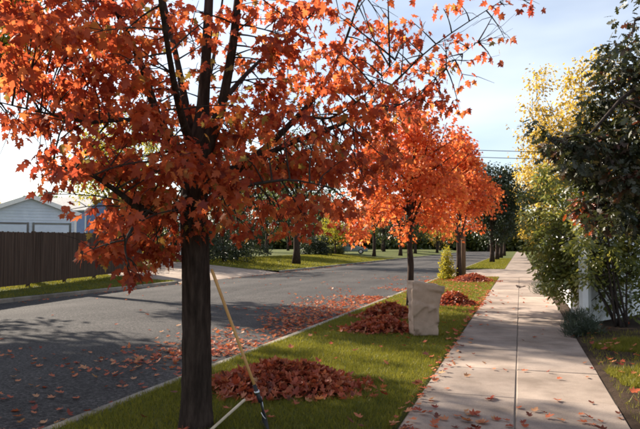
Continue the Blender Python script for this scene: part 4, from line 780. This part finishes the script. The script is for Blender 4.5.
def litter(name, label, P):
    n = len(P); up = rng.normal(0, .25, (n, 3)); up[:, 2] = 1; d = rng.normal(0, 1, (n, 3)); d[:, 2] *= .15
    return tag(link(name, scatter(name, T_MAPLE_CURL, P, frames(d, up), rng.uniform(.045, .095, n), rng.beta(2.6, 1.9, n), M['fallen'])), label, 'leaf litter', kind='stuff')
litter('leaf_litter', 'drift of fallen red leaves along the gutter of the street', rp_[near[70:]])
v_ = []
while len(v_) < 480:
    y = rng.uniform(9, 32); x = rng.uniform(-3.7, -1.08)
    if rng.random() < (.12 if y < 14 else .45 if y < 20 else 1): v_.append((x, y, .045))
for _ in range(170): v_.append((-1.04 + rng.normal(0, .05), 4.6 + 18 * rng.random(), .03))
for _ in range(80): v_.append((.95 + abs(rng.normal(0, .35)), 4.6 + 9 * rng.random(), .09))
litter('leaf_litter', 'thin litter of fallen leaves over the verge and sidewalk edges', np.array(v_))

def leaf_pile(loc, rx, ry, h, n, label, rz=0, seed=1, leaf=.075):
    n = int(n * 1.5)
    rs = np.random.default_rng(seed); root = empty('leaf_pile', loc, label, 'leaf pile', 'raked leaf piles on the verge', rz)
    def hz(u, v):
        r = math.hypot(u, v); a = math.atan2(v, u); e = 1 + .16 * noise.noise(Vector((math.cos(a) * 1.4, math.sin(a) * 1.4, seed * 3.1)))
        return h * max(0, 1 - (r / e) ** 1.7) * (1 + .35 * noise.noise(Vector((u * 2.4, v * 2.4, seed))))
    k = 26; V = [(u * rx, v * ry, hz(u, v) * .86 - .02) for v in np.linspace(-1.2, 1.2, k) for u in np.linspace(-1.2, 1.2, k)]
    F = [(j * k + i, j * k + i + 1, (j + 1) * k + i + 1, (j + 1) * k + i) for j in range(k - 1) for i in range(k - 1)]
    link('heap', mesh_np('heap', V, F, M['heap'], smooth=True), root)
    P = []
    while len(P) < n:
        u, v = rs.normal(0, .52, 2)
        r = math.hypot(u, v)
        if r < 1.45: P.append((u * rx, v * ry, hz(u, v) + rs.uniform(-.01, .035)))
    P = np.array(P); up = rs.normal(0, .6, (n, 3)); up[:, 2] = 1; up[:, 0] += P[:, 0] / rx * .5; up[:, 1] += P[:, 1] / ry * .5
    d = rs.normal(0, 1, (n, 3)); d[:, 2] *= .5
    tag(link('leaves', scatter('leaves', T_MAPLE_CURL, P, frames(d, up), leaf * rs.uniform(.7, 1.2, n), np.clip(rs.beta(2, 2.6, n), 0, 1), M['fallen']), root), kind='stuff')
    return root
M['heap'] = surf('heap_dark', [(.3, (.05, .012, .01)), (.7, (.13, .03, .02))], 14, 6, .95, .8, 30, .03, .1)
leaf_pile((-2.5, 6.45, .01), .80, .55, .23, 1500, 'large red leaf pile beside the leaning rake', .3, 2)
leaf_pile((-2.45, 11.2, .01), .62, .42, .20, 800, 'red leaf pile just left of the brown paper bag', .2, 3)
leaf_pile((-2.75, 13.4, .01), .6, .45, .26, 700, 'leaf pile between the paper bag and the first orange maple', .1, 4)
leaf_pile((-1.72, 16.9, .01), .55, .6, .28, 600, 'bright leaf pile right of the paper bag near the sidewalk', 0, 5)
leaf_pile((-2.0, 28.2, .01), .9, .9, .28, 700, 'leaf pile at the foot of the maple by the side street', 0, 6)

# ---- paper yard bag
def paper_bag(loc, rz):
    """tall square-bottomed paper sack: flat faces with hard creases, folded side gussets, open ragged top"""
    root = empty('paper_bag', loc, 'brown paper yard bag standing open on the grass', 'bag', None, rz)
    rs = random.Random(12); H = .9; m = 34; per = []
    a, c = .215, .155
    nx, ny = 16, 12
    per += [(-a + 2 * a * i / nx, -c) for i in range(nx)] + [(a, -c + 2 * c * i / ny) for i in range(ny)] + [(a - 2 * a * i / nx, c) for i in range(nx)] + [(-a, c - 2 * c * i / ny) for i in range(ny)]
    n = len(per); cells = [(Vector((rs.uniform(-.3, .3), rs.uniform(-.25, .25), rs.uniform(0, .95))), rs.uniform(-.014, .02), Vector((rs.gauss(0, 1), rs.gauss(0, 1), rs.gauss(0, .5))) * .17) for _ in range(26)]
    V = []
    for j in range(m + 1):
        t = j / m
        for x, y in per:
            p = Vector((x, y, H * t)); k = min(cells, key=lambda q: (q[0] - p).length_squared)
            off = k[1] + k[2].dot(p - k[0])                                   # faceted crumples
            nrm = Vector((x / a if abs(x) > a * .98 else 0, y / c if abs(y) > c * .98 else 0, 0))
            if nrm.length < .1: nrm = Vector((x, y, 0))
            nrm.normalize(); edge = abs(nrm.x * nrm.y) > .1
            g = -.06 * t * max(0, 1 - abs(y) / .12) if abs(x) > a * .98 else 0   # gusset
            off += .014 * t * (1 - abs(2 * abs(noise.noise(Vector((x * 9, y * 9, H * t * 1.3 + 5)))) * 2 - .6))   # long upright folds
            w = 1 + .22 * t - .06 * math.sin(t * 3.1)
            q = Vector((x * w, y * (w + .05 * t), H * t)) + nrm * ((off * (.35 if edge else 1)) * (.75 - .15 * t) + g)
            q.z += t ** 3 * (.012 * noise.noise(Vector((x * 7, y * 7, 1))) - .05 * (x / a) ** 2 * (y < 0) * .3 - .035 * x / a)
            q.x += .02 * t * t
            V.append(tuple(q))
    F = [(j * n + i, j * n + (i + 1) % n, (j + 1) * n + (i + 1) % n, (j + 1) * n + i) for j in range(m) for i in range(n)]
    o = link('sack', mesh_np('sack', V, F, M['paper']), root)
    md = o.modifiers.new('thick', 'SOLIDIFY'); md.thickness = .004; md.offset = -1
    link('base', mesh_np('base', [(.2 * x, .14 * y, .004) for x, y in ((-1, -1), (1, -1), (1, 1), (-1, 1))], [(0, 1, 2, 3)], M['paper']), root)
    return root
paper_bag((-1.63, 10.95, .012), math.radians(24))

# ---- rake leaning on the big maple, and a second tool handle in the grass
rk = empty('leaf_rake', RAKE_FOOT, 'leaf rake with orange wooden handle leaning on the big maple trunk', 'rake')
rf = Vector(RAKE_FOOT); top = Vector(RAKE_TOP) - rf; neck = Vector(RAKE_NECK) - rf; ax = (top - neck).normalized()
MB().tube([neck - ax * .04, neck + ax * .3, top - ax * .02, top], [.0125, .0135, .0135, .009], 12).build('handle', M['handle'], rk, True)
MB().tube([neck - ax * .09, neck - ax * .05, neck + ax * .07], [.02, .019, .0155], 12).build('ferrule', M['black_metal'], rk, True)
MB().tube([neck - ax * .012, neck + ax * .012], [.0235, .0235], 12).build('clamp', M['steel'], rk, True)
side = Vector((.55, -.83, 0)); fwd = ax.cross(side).normalized()
ends = []
for k in range(17):
    u = (k - 8) / 8; a = neck - ax * .07
    e = Vector((0, 0, 0)) + side * (.16 * u) + Vector((0, 0, .015 + .01 * abs(u)))
    mid = a.lerp(e, .55) + fwd * .01; tip = e - fwd * .03 - Vector((0, 0, .012))
    MB().tube([a, mid, e, tip], [.0035, .0035, .003, .002], 5).build('tine', M['black_metal'], rk, True); ends.append(a.lerp(e, .62))
MB().tube(ends, [.004] * len(ends), 5).build('brace', M['steel'], rk, True)
MB().tube([neck - ax * .05 + fwd * .02, ends[8] + fwd * .012], [.004, .004], 5).build('spring_wire', M['steel'], rk, True)
th = empty('tool_handle', STICK[0], 'pale wooden tool handle lying in the grass by the maple trunk', 'handle')
e = Vector(STICK[1]) - Vector(STICK[0]); ax = e.normalized()
MB().tube([Vector((0, 0, 0)), e * .5, e - ax * .03, e - ax * .005, e], [.0125, .0125, .0135, .011, .006], 12).build('shaft', M['pale_handle'], th, True)
MB().tube([-ax * .02, ax * .1], [.0145, .0145], 12).build('collar', M['steel'], th, True)

# ---- utility pole and wires
up_ = empty('utility_pole', (-2.66, 31.3, 0), 'brown wooden utility pole behind the second orange maple', 'pole')
MB().tube([(0, 0, -.3), (0, 0, 3), (-.04, 0, 6), (-.06, 0, 7.4)], [.11, .105, .09, .075], 12).build('shaft', M['pole'], up_, True)
for z in (6.0, 6.35): MB().tube([(.08, 0, z), (.14, 0, z), (.16, 0, z)], [.02, .045, .03], 8).build('insulator', M['wire'], up_, True)
def wire(a, b_, sag, r, label):
    a = Vector(a); b_ = Vector(b_)
    pts = [a.lerp(b_, t) - Vector((0, 0, 4 * sag * t * (1 - t))) for t in [i / 16 for i in range(17)]]
    c = a.copy()
    o = MB().tube([p - c for p in pts], [r] * 17, 5).build('power_line', M['wire'], None, True); o.location = c
    tag(o, label, 'wire', 'overhead wires')
wire((-2.6, 31.6, 6.35), (26, 40, 6.6), .35, .016, 'upper black wire from the utility pole over the green shrub')
wire((-2.6, 31.6, 6.0), (26, 40, 6.2), .35, .016, 'lower black wire from the utility pole over the green shrub')
wire((-60, 30, 8.0), (-21, 44, 8.2), .5, .012, 'thin wire crossing the sky above the white garage roof')
p2 = empty('utility_pole', (-21, 44.2, .5), 'weathered utility pole beyond the driveway across the street', 'pole')
MB().tube([(0, 0, -.3), (0, 0, 4), (0, 0, 8.4)], [.15, .13, .1], 10).build('shaft', M['pole'], p2, True)

# ---- wooden fence across the street
fa = Vector((-14.9, 8.6)); fb = Vector((-18.3, 27.4)); d = (fb - fa); L = d.length; ang = math.atan2(d.y, d.x)
fr = empty('wooden_fence', (fa.x, fa.y, .08), 'tall dark weathered wooden fence in front of the white garage', 'fence', None, ang)
np_ = 8; st = L / np_
for i in range(np_ + 1):
    MB().bevel_box(-.05, .05, .045, .145, -.3, 1.8 + .02 * (i % 3), .015).build('post', M['fence_wood'], fr).location = (i * st, 0, .03 * i)
    if i == np_: break
    b = MB(); x = i * st
    while x < (i + 1) * st - .02:
        h = 1.84 + random.uniform(-.018, .018); tl = random.uniform(-.004, .004)
        b.add([(x, 0 + tl, .0), (x + .132, 0 + tl, .0), (x + .132, .02 + tl, .0), (x, .02 + tl, .0), (x, tl, h - .03), (x + .132, tl, h - .03), (x + .132, .02 + tl, h - .03), (x, .02 + tl, h - .03),
               (x + .03, tl, h), (x + .102, tl, h), (x + .102, .02 + tl, h), (x + .03, .02 + tl, h)],
              [(0, 1, 5, 4), (2, 3, 7, 6), (1, 2, 6, 5), (3, 0, 4, 7), (4, 5, 9, 8), (6, 7, 11, 10), (5, 6, 10, 9), (7, 4, 8, 11), (8, 9, 10, 11)]); x += .142
    b.build('panel', M['fence_wood'], fr).location = (0, 0, .03 * i + .03)
    for z in (.35, 1.5): MB().box(i * st, (i + 1) * st - .01, .025, .044, z, z + .09).build('rail', M['fence_wood'], fr).location = (0, 0, .03 * i + .03)

# ---- garage, houses
def gable_building(name, origin, rz, w, dpt, hw, hr, wall, label, cat, sid=.17):
    """front gable at local y=0, x from 0 to w, depth dpt; siding courses stand proud"""
    root = empty(name, origin, label, cat, None, rz)
    MB().add([(0, 0, -.5), (w, 0, -.5), (w, dpt, -.5), (0, dpt, -.5), (0, 0, hw), (w, 0, hw), (w, dpt, hw), (0, dpt, hw), (w / 2, 0, hr), (w / 2, dpt, hr)],
             [(0, 1, 5, 8, 4), (2, 3, 7, 9, 6), (1, 2, 6, 5), (3, 0, 4, 7)]).build('wall', M[wall], root)
    b = MB(); z = .05
    while z < hr - .1:
        if z < hw: x0, x1 = .02, w - .02
        else:
            k = (z + sid - hw) / (hr - hw) * w / 2; x0, x1 = k, w - k
        if x1 - x0 > .1: b.add([(x0, -.004, z + sid), (x1, -.004, z + sid), (x1, -.03, z), (x0, -.03, z), (x0, -.002, z), (x1, -.002, z)], [(0, 3, 2, 1), (3, 4, 5, 2)])
        z += sid
    b.build('siding', M[wall], root)
    o = .28; tk = .12; sl = (hr - hw) / (w / 2)
    for sgn in (0, 1):
        xa, xb = (-o, w / 2) if sgn == 0 else (w + o, w / 2)
        za, zb = hw - o * sl, hr; v = [(xa, -o, za), (xb, -o, zb), (xb, dpt + o, zb), (xa, dpt + o, za)]
        v += [(x, y, z + tk) for x, y, z in v]; f = [(0, 1, 2, 3), (7, 6, 5, 4), (0, 4, 5, 1), (1, 5, 6, 2), (2, 6, 7, 3), (3, 7, 4, 0)]
        MB().add(v, f).build('roof_slope', M['roof'], root)
        ff = [(xa, -o - .02, za - .12), (xb, -o - .02, zb - .12), (xb, -o - .02, zb + tk + .01), (xa, -o - .02, za + tk + .01)]; ff += [(x, y + .018, z) for x, y, z in ff]
        MB().add(ff, [(0, 1, 2, 3), (7, 6, 5, 4), (0, 4, 5, 1), (1, 5, 6, 2), (2, 6, 7, 3), (3, 7, 4, 0)]).build('fascia', M['trim'], root)
    for x in (-.03, w - .1): MB().box(x, x + .13, -.045, -.005, -.4, hw - .02).build('corner_trim', M['trim'], root)
    return root
RZ = math.radians(17.82 + 2)
g = gable_building('garage', (-27.75, 26.5, .4), math.radians(45), 4.75, 7, 3.0, 3.92, 'siding', 'white sided garage with low gable roof behind the wooden fence', 'garage')
for x0, x1 in ((.3, 2.25), (2.5, 4.45)):
    d_ = MB().box(x0 + .06, x1 - .06, -.036, -.031, 0, 2.36).build('garage_door', M['siding'], g)
    for k in range(5): MB().bevel_box(x0 + .07, x1 - .07, 0, .44, 0, .02, .012).build('door_panel', M['siding'], d_).matrix_local = Matrix.Translation((0, -.037, .02 + k * .465)) @ Matrix.Rotation(math.radians(90), 4, 'X')
    for xa in (x0 - .03, x1 - .06): MB().box(xa, xa + .1, -.07, -.032, 0, 2.47).build('door_frame', M['window'], d_)
    MB().box(x0 + .08, x1 - .07, -.07, -.032, 2.37, 2.46).build('door_frame', M['window'], d_)
ch = MB().box(3.1, 3.5, 1.2, 1.6, 3.3, 4.25).build('chimney', M['brick'], g); MB().box(3.06, 3.54, 1.16, 1.64, 4.25, 4.33).build('cap', M['window'], ch)
h1 = gable_building('house', (-52, 31.0, .5), math.radians(128), 9, 18, 3.6, 5.6, 'siding', 'pale low house with broad grey roof left of the garage', 'house')
MB().box(5.6, 6.3, 6, 6.6, 4.2, 5.6).build('chimney', M['brick'], h1)
h2 = gable_building('house', (-39.8, 50.0, .5), math.radians(75), 3.8, 9, 4.6, 6.0, 'blue', 'house with blue gable and grey roof behind the garage', 'house')
w_ = MB().box(1.3, 2.5, -.06, -.035, 1.6, 2.9).build('window', M['window'], h2); MB().box(1.2, 2.6, -.085, -.062, 1.5, 1.6).build('sill', M['trim'], w_)
cp = empty('carport', (-24.9, 33.2, .4), 'open carport with flat white beam beside the garage', 'carport', None, RZ)
MB().box(0, 4.2, 0, 4, 2.95, 3.12).build('roof', M['trim'], cp)
for x in (.1, 4.0):
    for y in (.1, 3.8): MB().box(x - .05, x + .05, y - .05, y + .05, -.3, 2.95).build('post', M['trim'], cp)
far = gable_building('house', (6, 150, 0), math.radians(10), 12, 10, 3.2, 6, 'siding', 'pale house far along the sidewalk', 'house')

# ---- planting across the street
def hedge(loc, rx, ry, h, n, label, mat, leaf, seed, rz=0, name='hedge'):
    rs = random.Random(seed); cl = []
    for _ in range(n):
        x = rs.uniform(-1, 1); y = rs.uniform(-1, 1); z = rs.uniform(.05, 1)
        cl.append((x * rx, y * ry, z * h * (1 + .18 * noise.noise(Vector((x * rx * .5, y * 2, seed)))), 45, .34))
    return shrub(name, loc, cl, label, mat, leaf, T_DIA, 10, .2, .04, 'hedge' if name == 'hedge' else 'shrub', None, seed)
z5 = .5
hedge((-20.2, 30.3 + 10, z5 - .05), 1.1, 4.0, 3.0, 150, 'dark dense hedge along the lawn behind the driveway', 'dark_leaf', .17, 41, .2)
hedge((-24.5, 49, z5 - .05), 1.4, 8.0, 3.4, 260, 'long dark hedge behind the broad lawn', 'dark_leaf', .2, 42, .1)
hedge((-27.5, 44, z5 - .05), 1.4, 5, 4.2, 200, 'tall dark evergreen hedge behind the driveway', 'dark_leaf', .2, 46, .1)
hedge((-21.0, 30.0, z5 - .1), .9, 1.6, 1.7, 60, 'yellow green bushes under the carport beam', 'lime_leaf', .14, 43)
hedge((-22.8, 69.5, z5 - .05), 1.5, 1.3, 2.2, 110, 'round dark shrub beside the parked car', 'dark_leaf', .2, 44, 0, 'round_shrub')
hedge((-22.9, 77.3, z5 - .05), 1.0, .8, 1.0, 90, 'low green shrub in front of the parked car', 'green_leaf', .2, 45, 0, 'round_shrub')
tree('lawn_tree', (-16.9, 46.5, .2), 11, .3, 3.2, (4.2, 4.2, 3.6), 7.0, 'dark trunked green tree standing on the lawn across the street', nlimb=10, nclump=150, per=50, csize=.65, leaf=.24, T=T_DIA, mat='green_leaf', seed=51)
tree('lime_tree', (-22.1, 75, .5), 6, .12, 1.2, (2.9, 2.6, 2.1), 3.5, 'small yellow green tree behind the parked car', nlimb=8, nclump=110, per=45, csize=.5, leaf=.2, T=T_DIA, mat='lime_leaf', seed=52)
tree('kerbside_maple', (-17.4, 76.2, .3), 8, .22, 3.2, (2.6, 2.6, 2.2), 5.6, 'orange maple at the far kerb near the parked car', nlimb=8, nclump=110, per=45, csize=.5, leaf=.2, T=T_DIA, mat='maple_orange', seed=53)
tree('backyard_tree', (-29, 40, .5), 12, .28, 2.5, (4.2, 4.2, 4.3), 7.3, 'yellow green tree behind the garage and driveway', nlimb=11, nclump=170, per=50, csize=.65, leaf=.24, T=T_DIA, mat='lime_leaf', seed=54)
tree('backyard_tree', (-31, 62, .5), 14, .3, 2.5, (5.5, 5.5, 5), 8.2, 'dark green tree behind the long hedge', nlimb=11, nclump=180, per=50, csize=.8, leaf=.3, T=T_DIA, mat='dark_leaf', seed=55)
tree('backyard_tree', (-36, 86, .5), 14, .3, 2.2, (6, 6, 5.5), 8, 'broad dark green tree behind the parked car', nlimb=11, nclump=180, per=50, csize=.9, leaf=.34, T=T_DIA, mat='dark_leaf', seed=56)
tree('backyard_tree', (-66, 62, .5), 8, .25, 1.5, (4.5, 4.5, 2.6), 5.6, 'yellow tree over the low house roof', nlimb=8, nclump=90, per=45, csize=.8, leaf=.34, T=T_DIA, mat='yellow_leaf', seed=57)
tree('backyard_tree', (-58, 66, .5), 8, .25, 1.5, (4, 4, 2.2), 5.4, 'green tree peeking between the house roofs', nlimb=8, nclump=90, per=45, csize=.8, leaf=.34, T=T_DIA, mat='green_leaf', seed=58)
# tall trees down the street on both sides close the view
kinds = ['dark_leaf', 'green_leaf', 'yellow_leaf', 'dark_leaf', 'green_leaf']
words = {'dark_leaf': 'dark green', 'green_leaf': 'olive green', 'yellow_leaf': 'golden yellow'}
spots = [(-17, 92, 9), (-18, 112, 11), (-17, 135, 11), (-25, 118, 13), (-30, 140, 14), (-20, 165, 13), (-9, 190, 12), (2, 185, 12), (-38, 120, 13), (-48, 100, 13), (-50, 132, 14), (12, 120, 13), (18, 90, 14), (14, 70, 12), (24, 60, 14), (8, 165, 12)]
ordw = ['first', 'second', 'third', 'fourth', 'fifth', 'sixth']; cnt = {}
for k, (x, y, h) in enumerate(spots):
    mt = kinds[k % 5]; sidew = 'across the street' if x < -10 else ('on the house side' if x > 3 else 'closing the end of the street')
    key = (mt, sidew); cnt[key] = cnt.get(key, 0) + 1
    tree('distant_tree', (x, y, zf(x)), h, .28, 1.6, (h * .36, h * .36, h * .42), h * .56, '%s tree %s, %s of them from the driveway' % (words[mt], sidew, ordw[cnt[key] - 1]),
         nlimb=6, nclump=90, per=45, csize=h * .075, leaf=.034 * h, T=T_DIA, mat=mt, seed=70 + k, wood=False, group='trees far down the street')
# a far wood and hedge line that reads as one mass
cl = []
for k in range(2200):
    x = random.uniform(-130, 90); y = 205 + random.uniform(-10, 10) + .15 * x; h = 7.5 + 3.5 * noise.noise(Vector((x * .06, 3, 1)))
    cl.append((x, y, random.uniform(0, 1) * h, 26, 1.6))
P, R, s, q = leaf_cloud(cl, 1.6, .2)
tag(link('distant_wood', scatter('distant_wood', T_DIA, P, R, s, q, M['green_leaf'])), 'far wood closing the view along the street', 'wood', kind='stuff')
# tall trees left of the view whose long shadows cross the street
tree('shade_tree', (-21.6, 21.0, .4), 17, .34, 7.4, (2.4, 2.3, 4.6), 12.2, 'tall tree standing behind the near end of the wooden fence', nlimb=11, nclump=160, per=68, csize=.55, leaf=.29, T=T_DIA, mat='lime_leaf', seed=61)
tree('shade_tree', (-20.6, 13.1, .5), 15, .32, 5, (2.8, 2.5, 5), 9.8, 'tall tree at the end of the wooden fence nearest the road', nlimb=11, nclump=200, per=65, csize=.6, leaf=.28, T=T_DIA, mat='green_leaf', seed=62)

# ---- parked car
def car(loc, rz):
    root = empty('parked_car', loc, 'grey teal sedan parked beyond the lawn across the street', 'car', None, rz)
    prof = [(-2.3, .35), (-2.32, .75), (-2.2, .92), (-1.45, .98), (-.85, 1.42), (.35, 1.44), (1.0, 1.0), (2.0, .86), (2.28, .7), (2.3, .35)]
    # body shell below the belt line
    low = [(-2.3, .35), (-2.32, .72), (-2.22, .92), (-1.4, .98), (1.0, .99), (2.0, .86), (2.27, .68), (2.3, .35)]
    def extrude(p, w0, w1, name, mat, zsplit=None):
        V = []; n = len(p)
        for y, k in ((-w0, 1), (w0, 1)): V += [(x, y, z) for x, z in p]
        F = [tuple(range(n - 1, -1, -1)), tuple(range(n, 2 * n))] + [(i, (i + 1) % n, n + (i + 1) % n, n + i) for i in range(n)]
        o = MB().add(V, F).build(name, mat, root); md = o.modifiers.new('bevel', 'BEVEL'); md.width = w1; md.segments = 2; return o
    extrude(low, .86, .06, 'body', M['car_paint'])
    V = [(-1.45, y * .8, .97) for y in (-1, 1)]
    cab = [(-1.42, .965, .80), (-.85, 1.40, .64), (.35, 1.42, .64), (1.02, .965, .80)]
    vv = [(x, -w, z) for x, z, w in cab] + [(x, w, z) for x, z, w in cab]
    MB().add(vv, [(3, 2, 1, 0), (4, 5, 6, 7), (0, 1, 5, 4), (1, 2, 6, 5), (2, 3, 7, 6), (3, 0, 4, 7)]).build('cabin', M['car_paint'], root)
    for sy in (-1, 1):
        for x0, x1, xa, xb in ((-1.15, -.32, -.78, -.32), (-.22, .78, -.22, .32)):
            q = [(x0, sy * .795, 1.0), (x1, sy * .795, 1.0), (xb, sy * .665, 1.37), (xa, sy * .665, 1.37)]
            MB().add(q + [(a, y + sy * .012, z) for a, y, z in q], [(0, 1, 2, 3), (7, 6, 5, 4), (0, 4, 5, 1), (1, 5, 6, 2), (2, 6, 7, 3), (3, 7, 4, 0)]).build('window', M['glass'], root)
        MB().box(2.2, 2.31, sy * .62 - .16, sy * .62 + .16, .62, .74).build('headlight', M['lamp_glass'], root)
        MB().box(-2.35, -2.28, sy * .62 - .16, sy * .62 + .16, .68, .82).build('tail_light', M['brick'], root)
        for x in (-1.38, 1.4):
            w = MB().tube([(0, -.1, 0), (0, .1, 0)], [.32, .32], 20).build('wheel', M['tyre'], root, True); w.location = (x, sy * .8, .32)
            MB().tube([(0, sy * .101, 0), (0, sy * .115, 0)], [.2, .17], 14).build('rim', M['steel'], w)
    for xa, za, xb, zb in ((1.03, .98, .42, 1.40), (-1.43, .98, -.92, 1.38)):
        q = [(xa, -.66, za), (xa, .66, za), (xb, .55, zb), (xb, -.55, zb)]; s_ = .02 if xa > 0 else -.02
        MB().add(q + [(a + s_, y, z + .015) for a, y, z in q], [(0, 1, 2, 3), (7, 6, 5, 4), (0, 4, 5, 1), (1, 5, 6, 2), (2, 6, 7, 3), (3, 7, 4, 0)]).build('windscreen', M['glass'], root)
    return root
car((-21.6, 80.5, .5), math.radians(12))

# ---- squirrel on the sidewalk
sq = empty('squirrel', (-.07, 24.2, .0), 'small grey brown squirrel sitting on the pale sidewalk', 'animal', None, math.radians(170))
me = bpy.data.meshes.new('body')
V = [(-.05, 0, .075), (.0, 0, .085), (.06, 0, .085), (.11, 0, .12), (.15, 0, .112), (-.05, .04, .04), (-.01, .04, .012), (-.05, -.04, .04), (-.01, -.04, .012), (.07, .028, .015), (.07, -.028, .015), (-.11, 0, .06), (-.17, 0, .07), (-.22, 0, .095), (-.27, 0, .10), (-.31, 0, .085), (.10, .018, .15), (.10, -.018, .15)]
E_ = [(0, 1), (1, 2), (2, 3), (3, 4), (0, 5), (5, 6), (0, 7), (7, 8), (2, 9), (2, 10), (0, 11), (11, 12), (12, 13), (13, 14), (14, 15), (3, 16), (3, 17)]
me.from_pydata(V, E_, []); o = link('body', me, sq, M['fur']); me.materials.clear(); me.materials.append(M['fur'])
sk = o.modifiers.new('skin', 'SKIN')
for i, r in enumerate([.05, .048, .04, .034, .016, .03, .016, .03, .016, .012, .012, .022, .03, .034, .03, .012, .01, .01]): me.skin_vertices[0].data[i].radius = (r, r)
me.skin_vertices[0].data[0].use_root = True
sq.scale = (.8, .8, .8)
ss = o.modifiers.new('sub', 'SUBSURF'); ss.levels = 2; ss.render_levels = 2
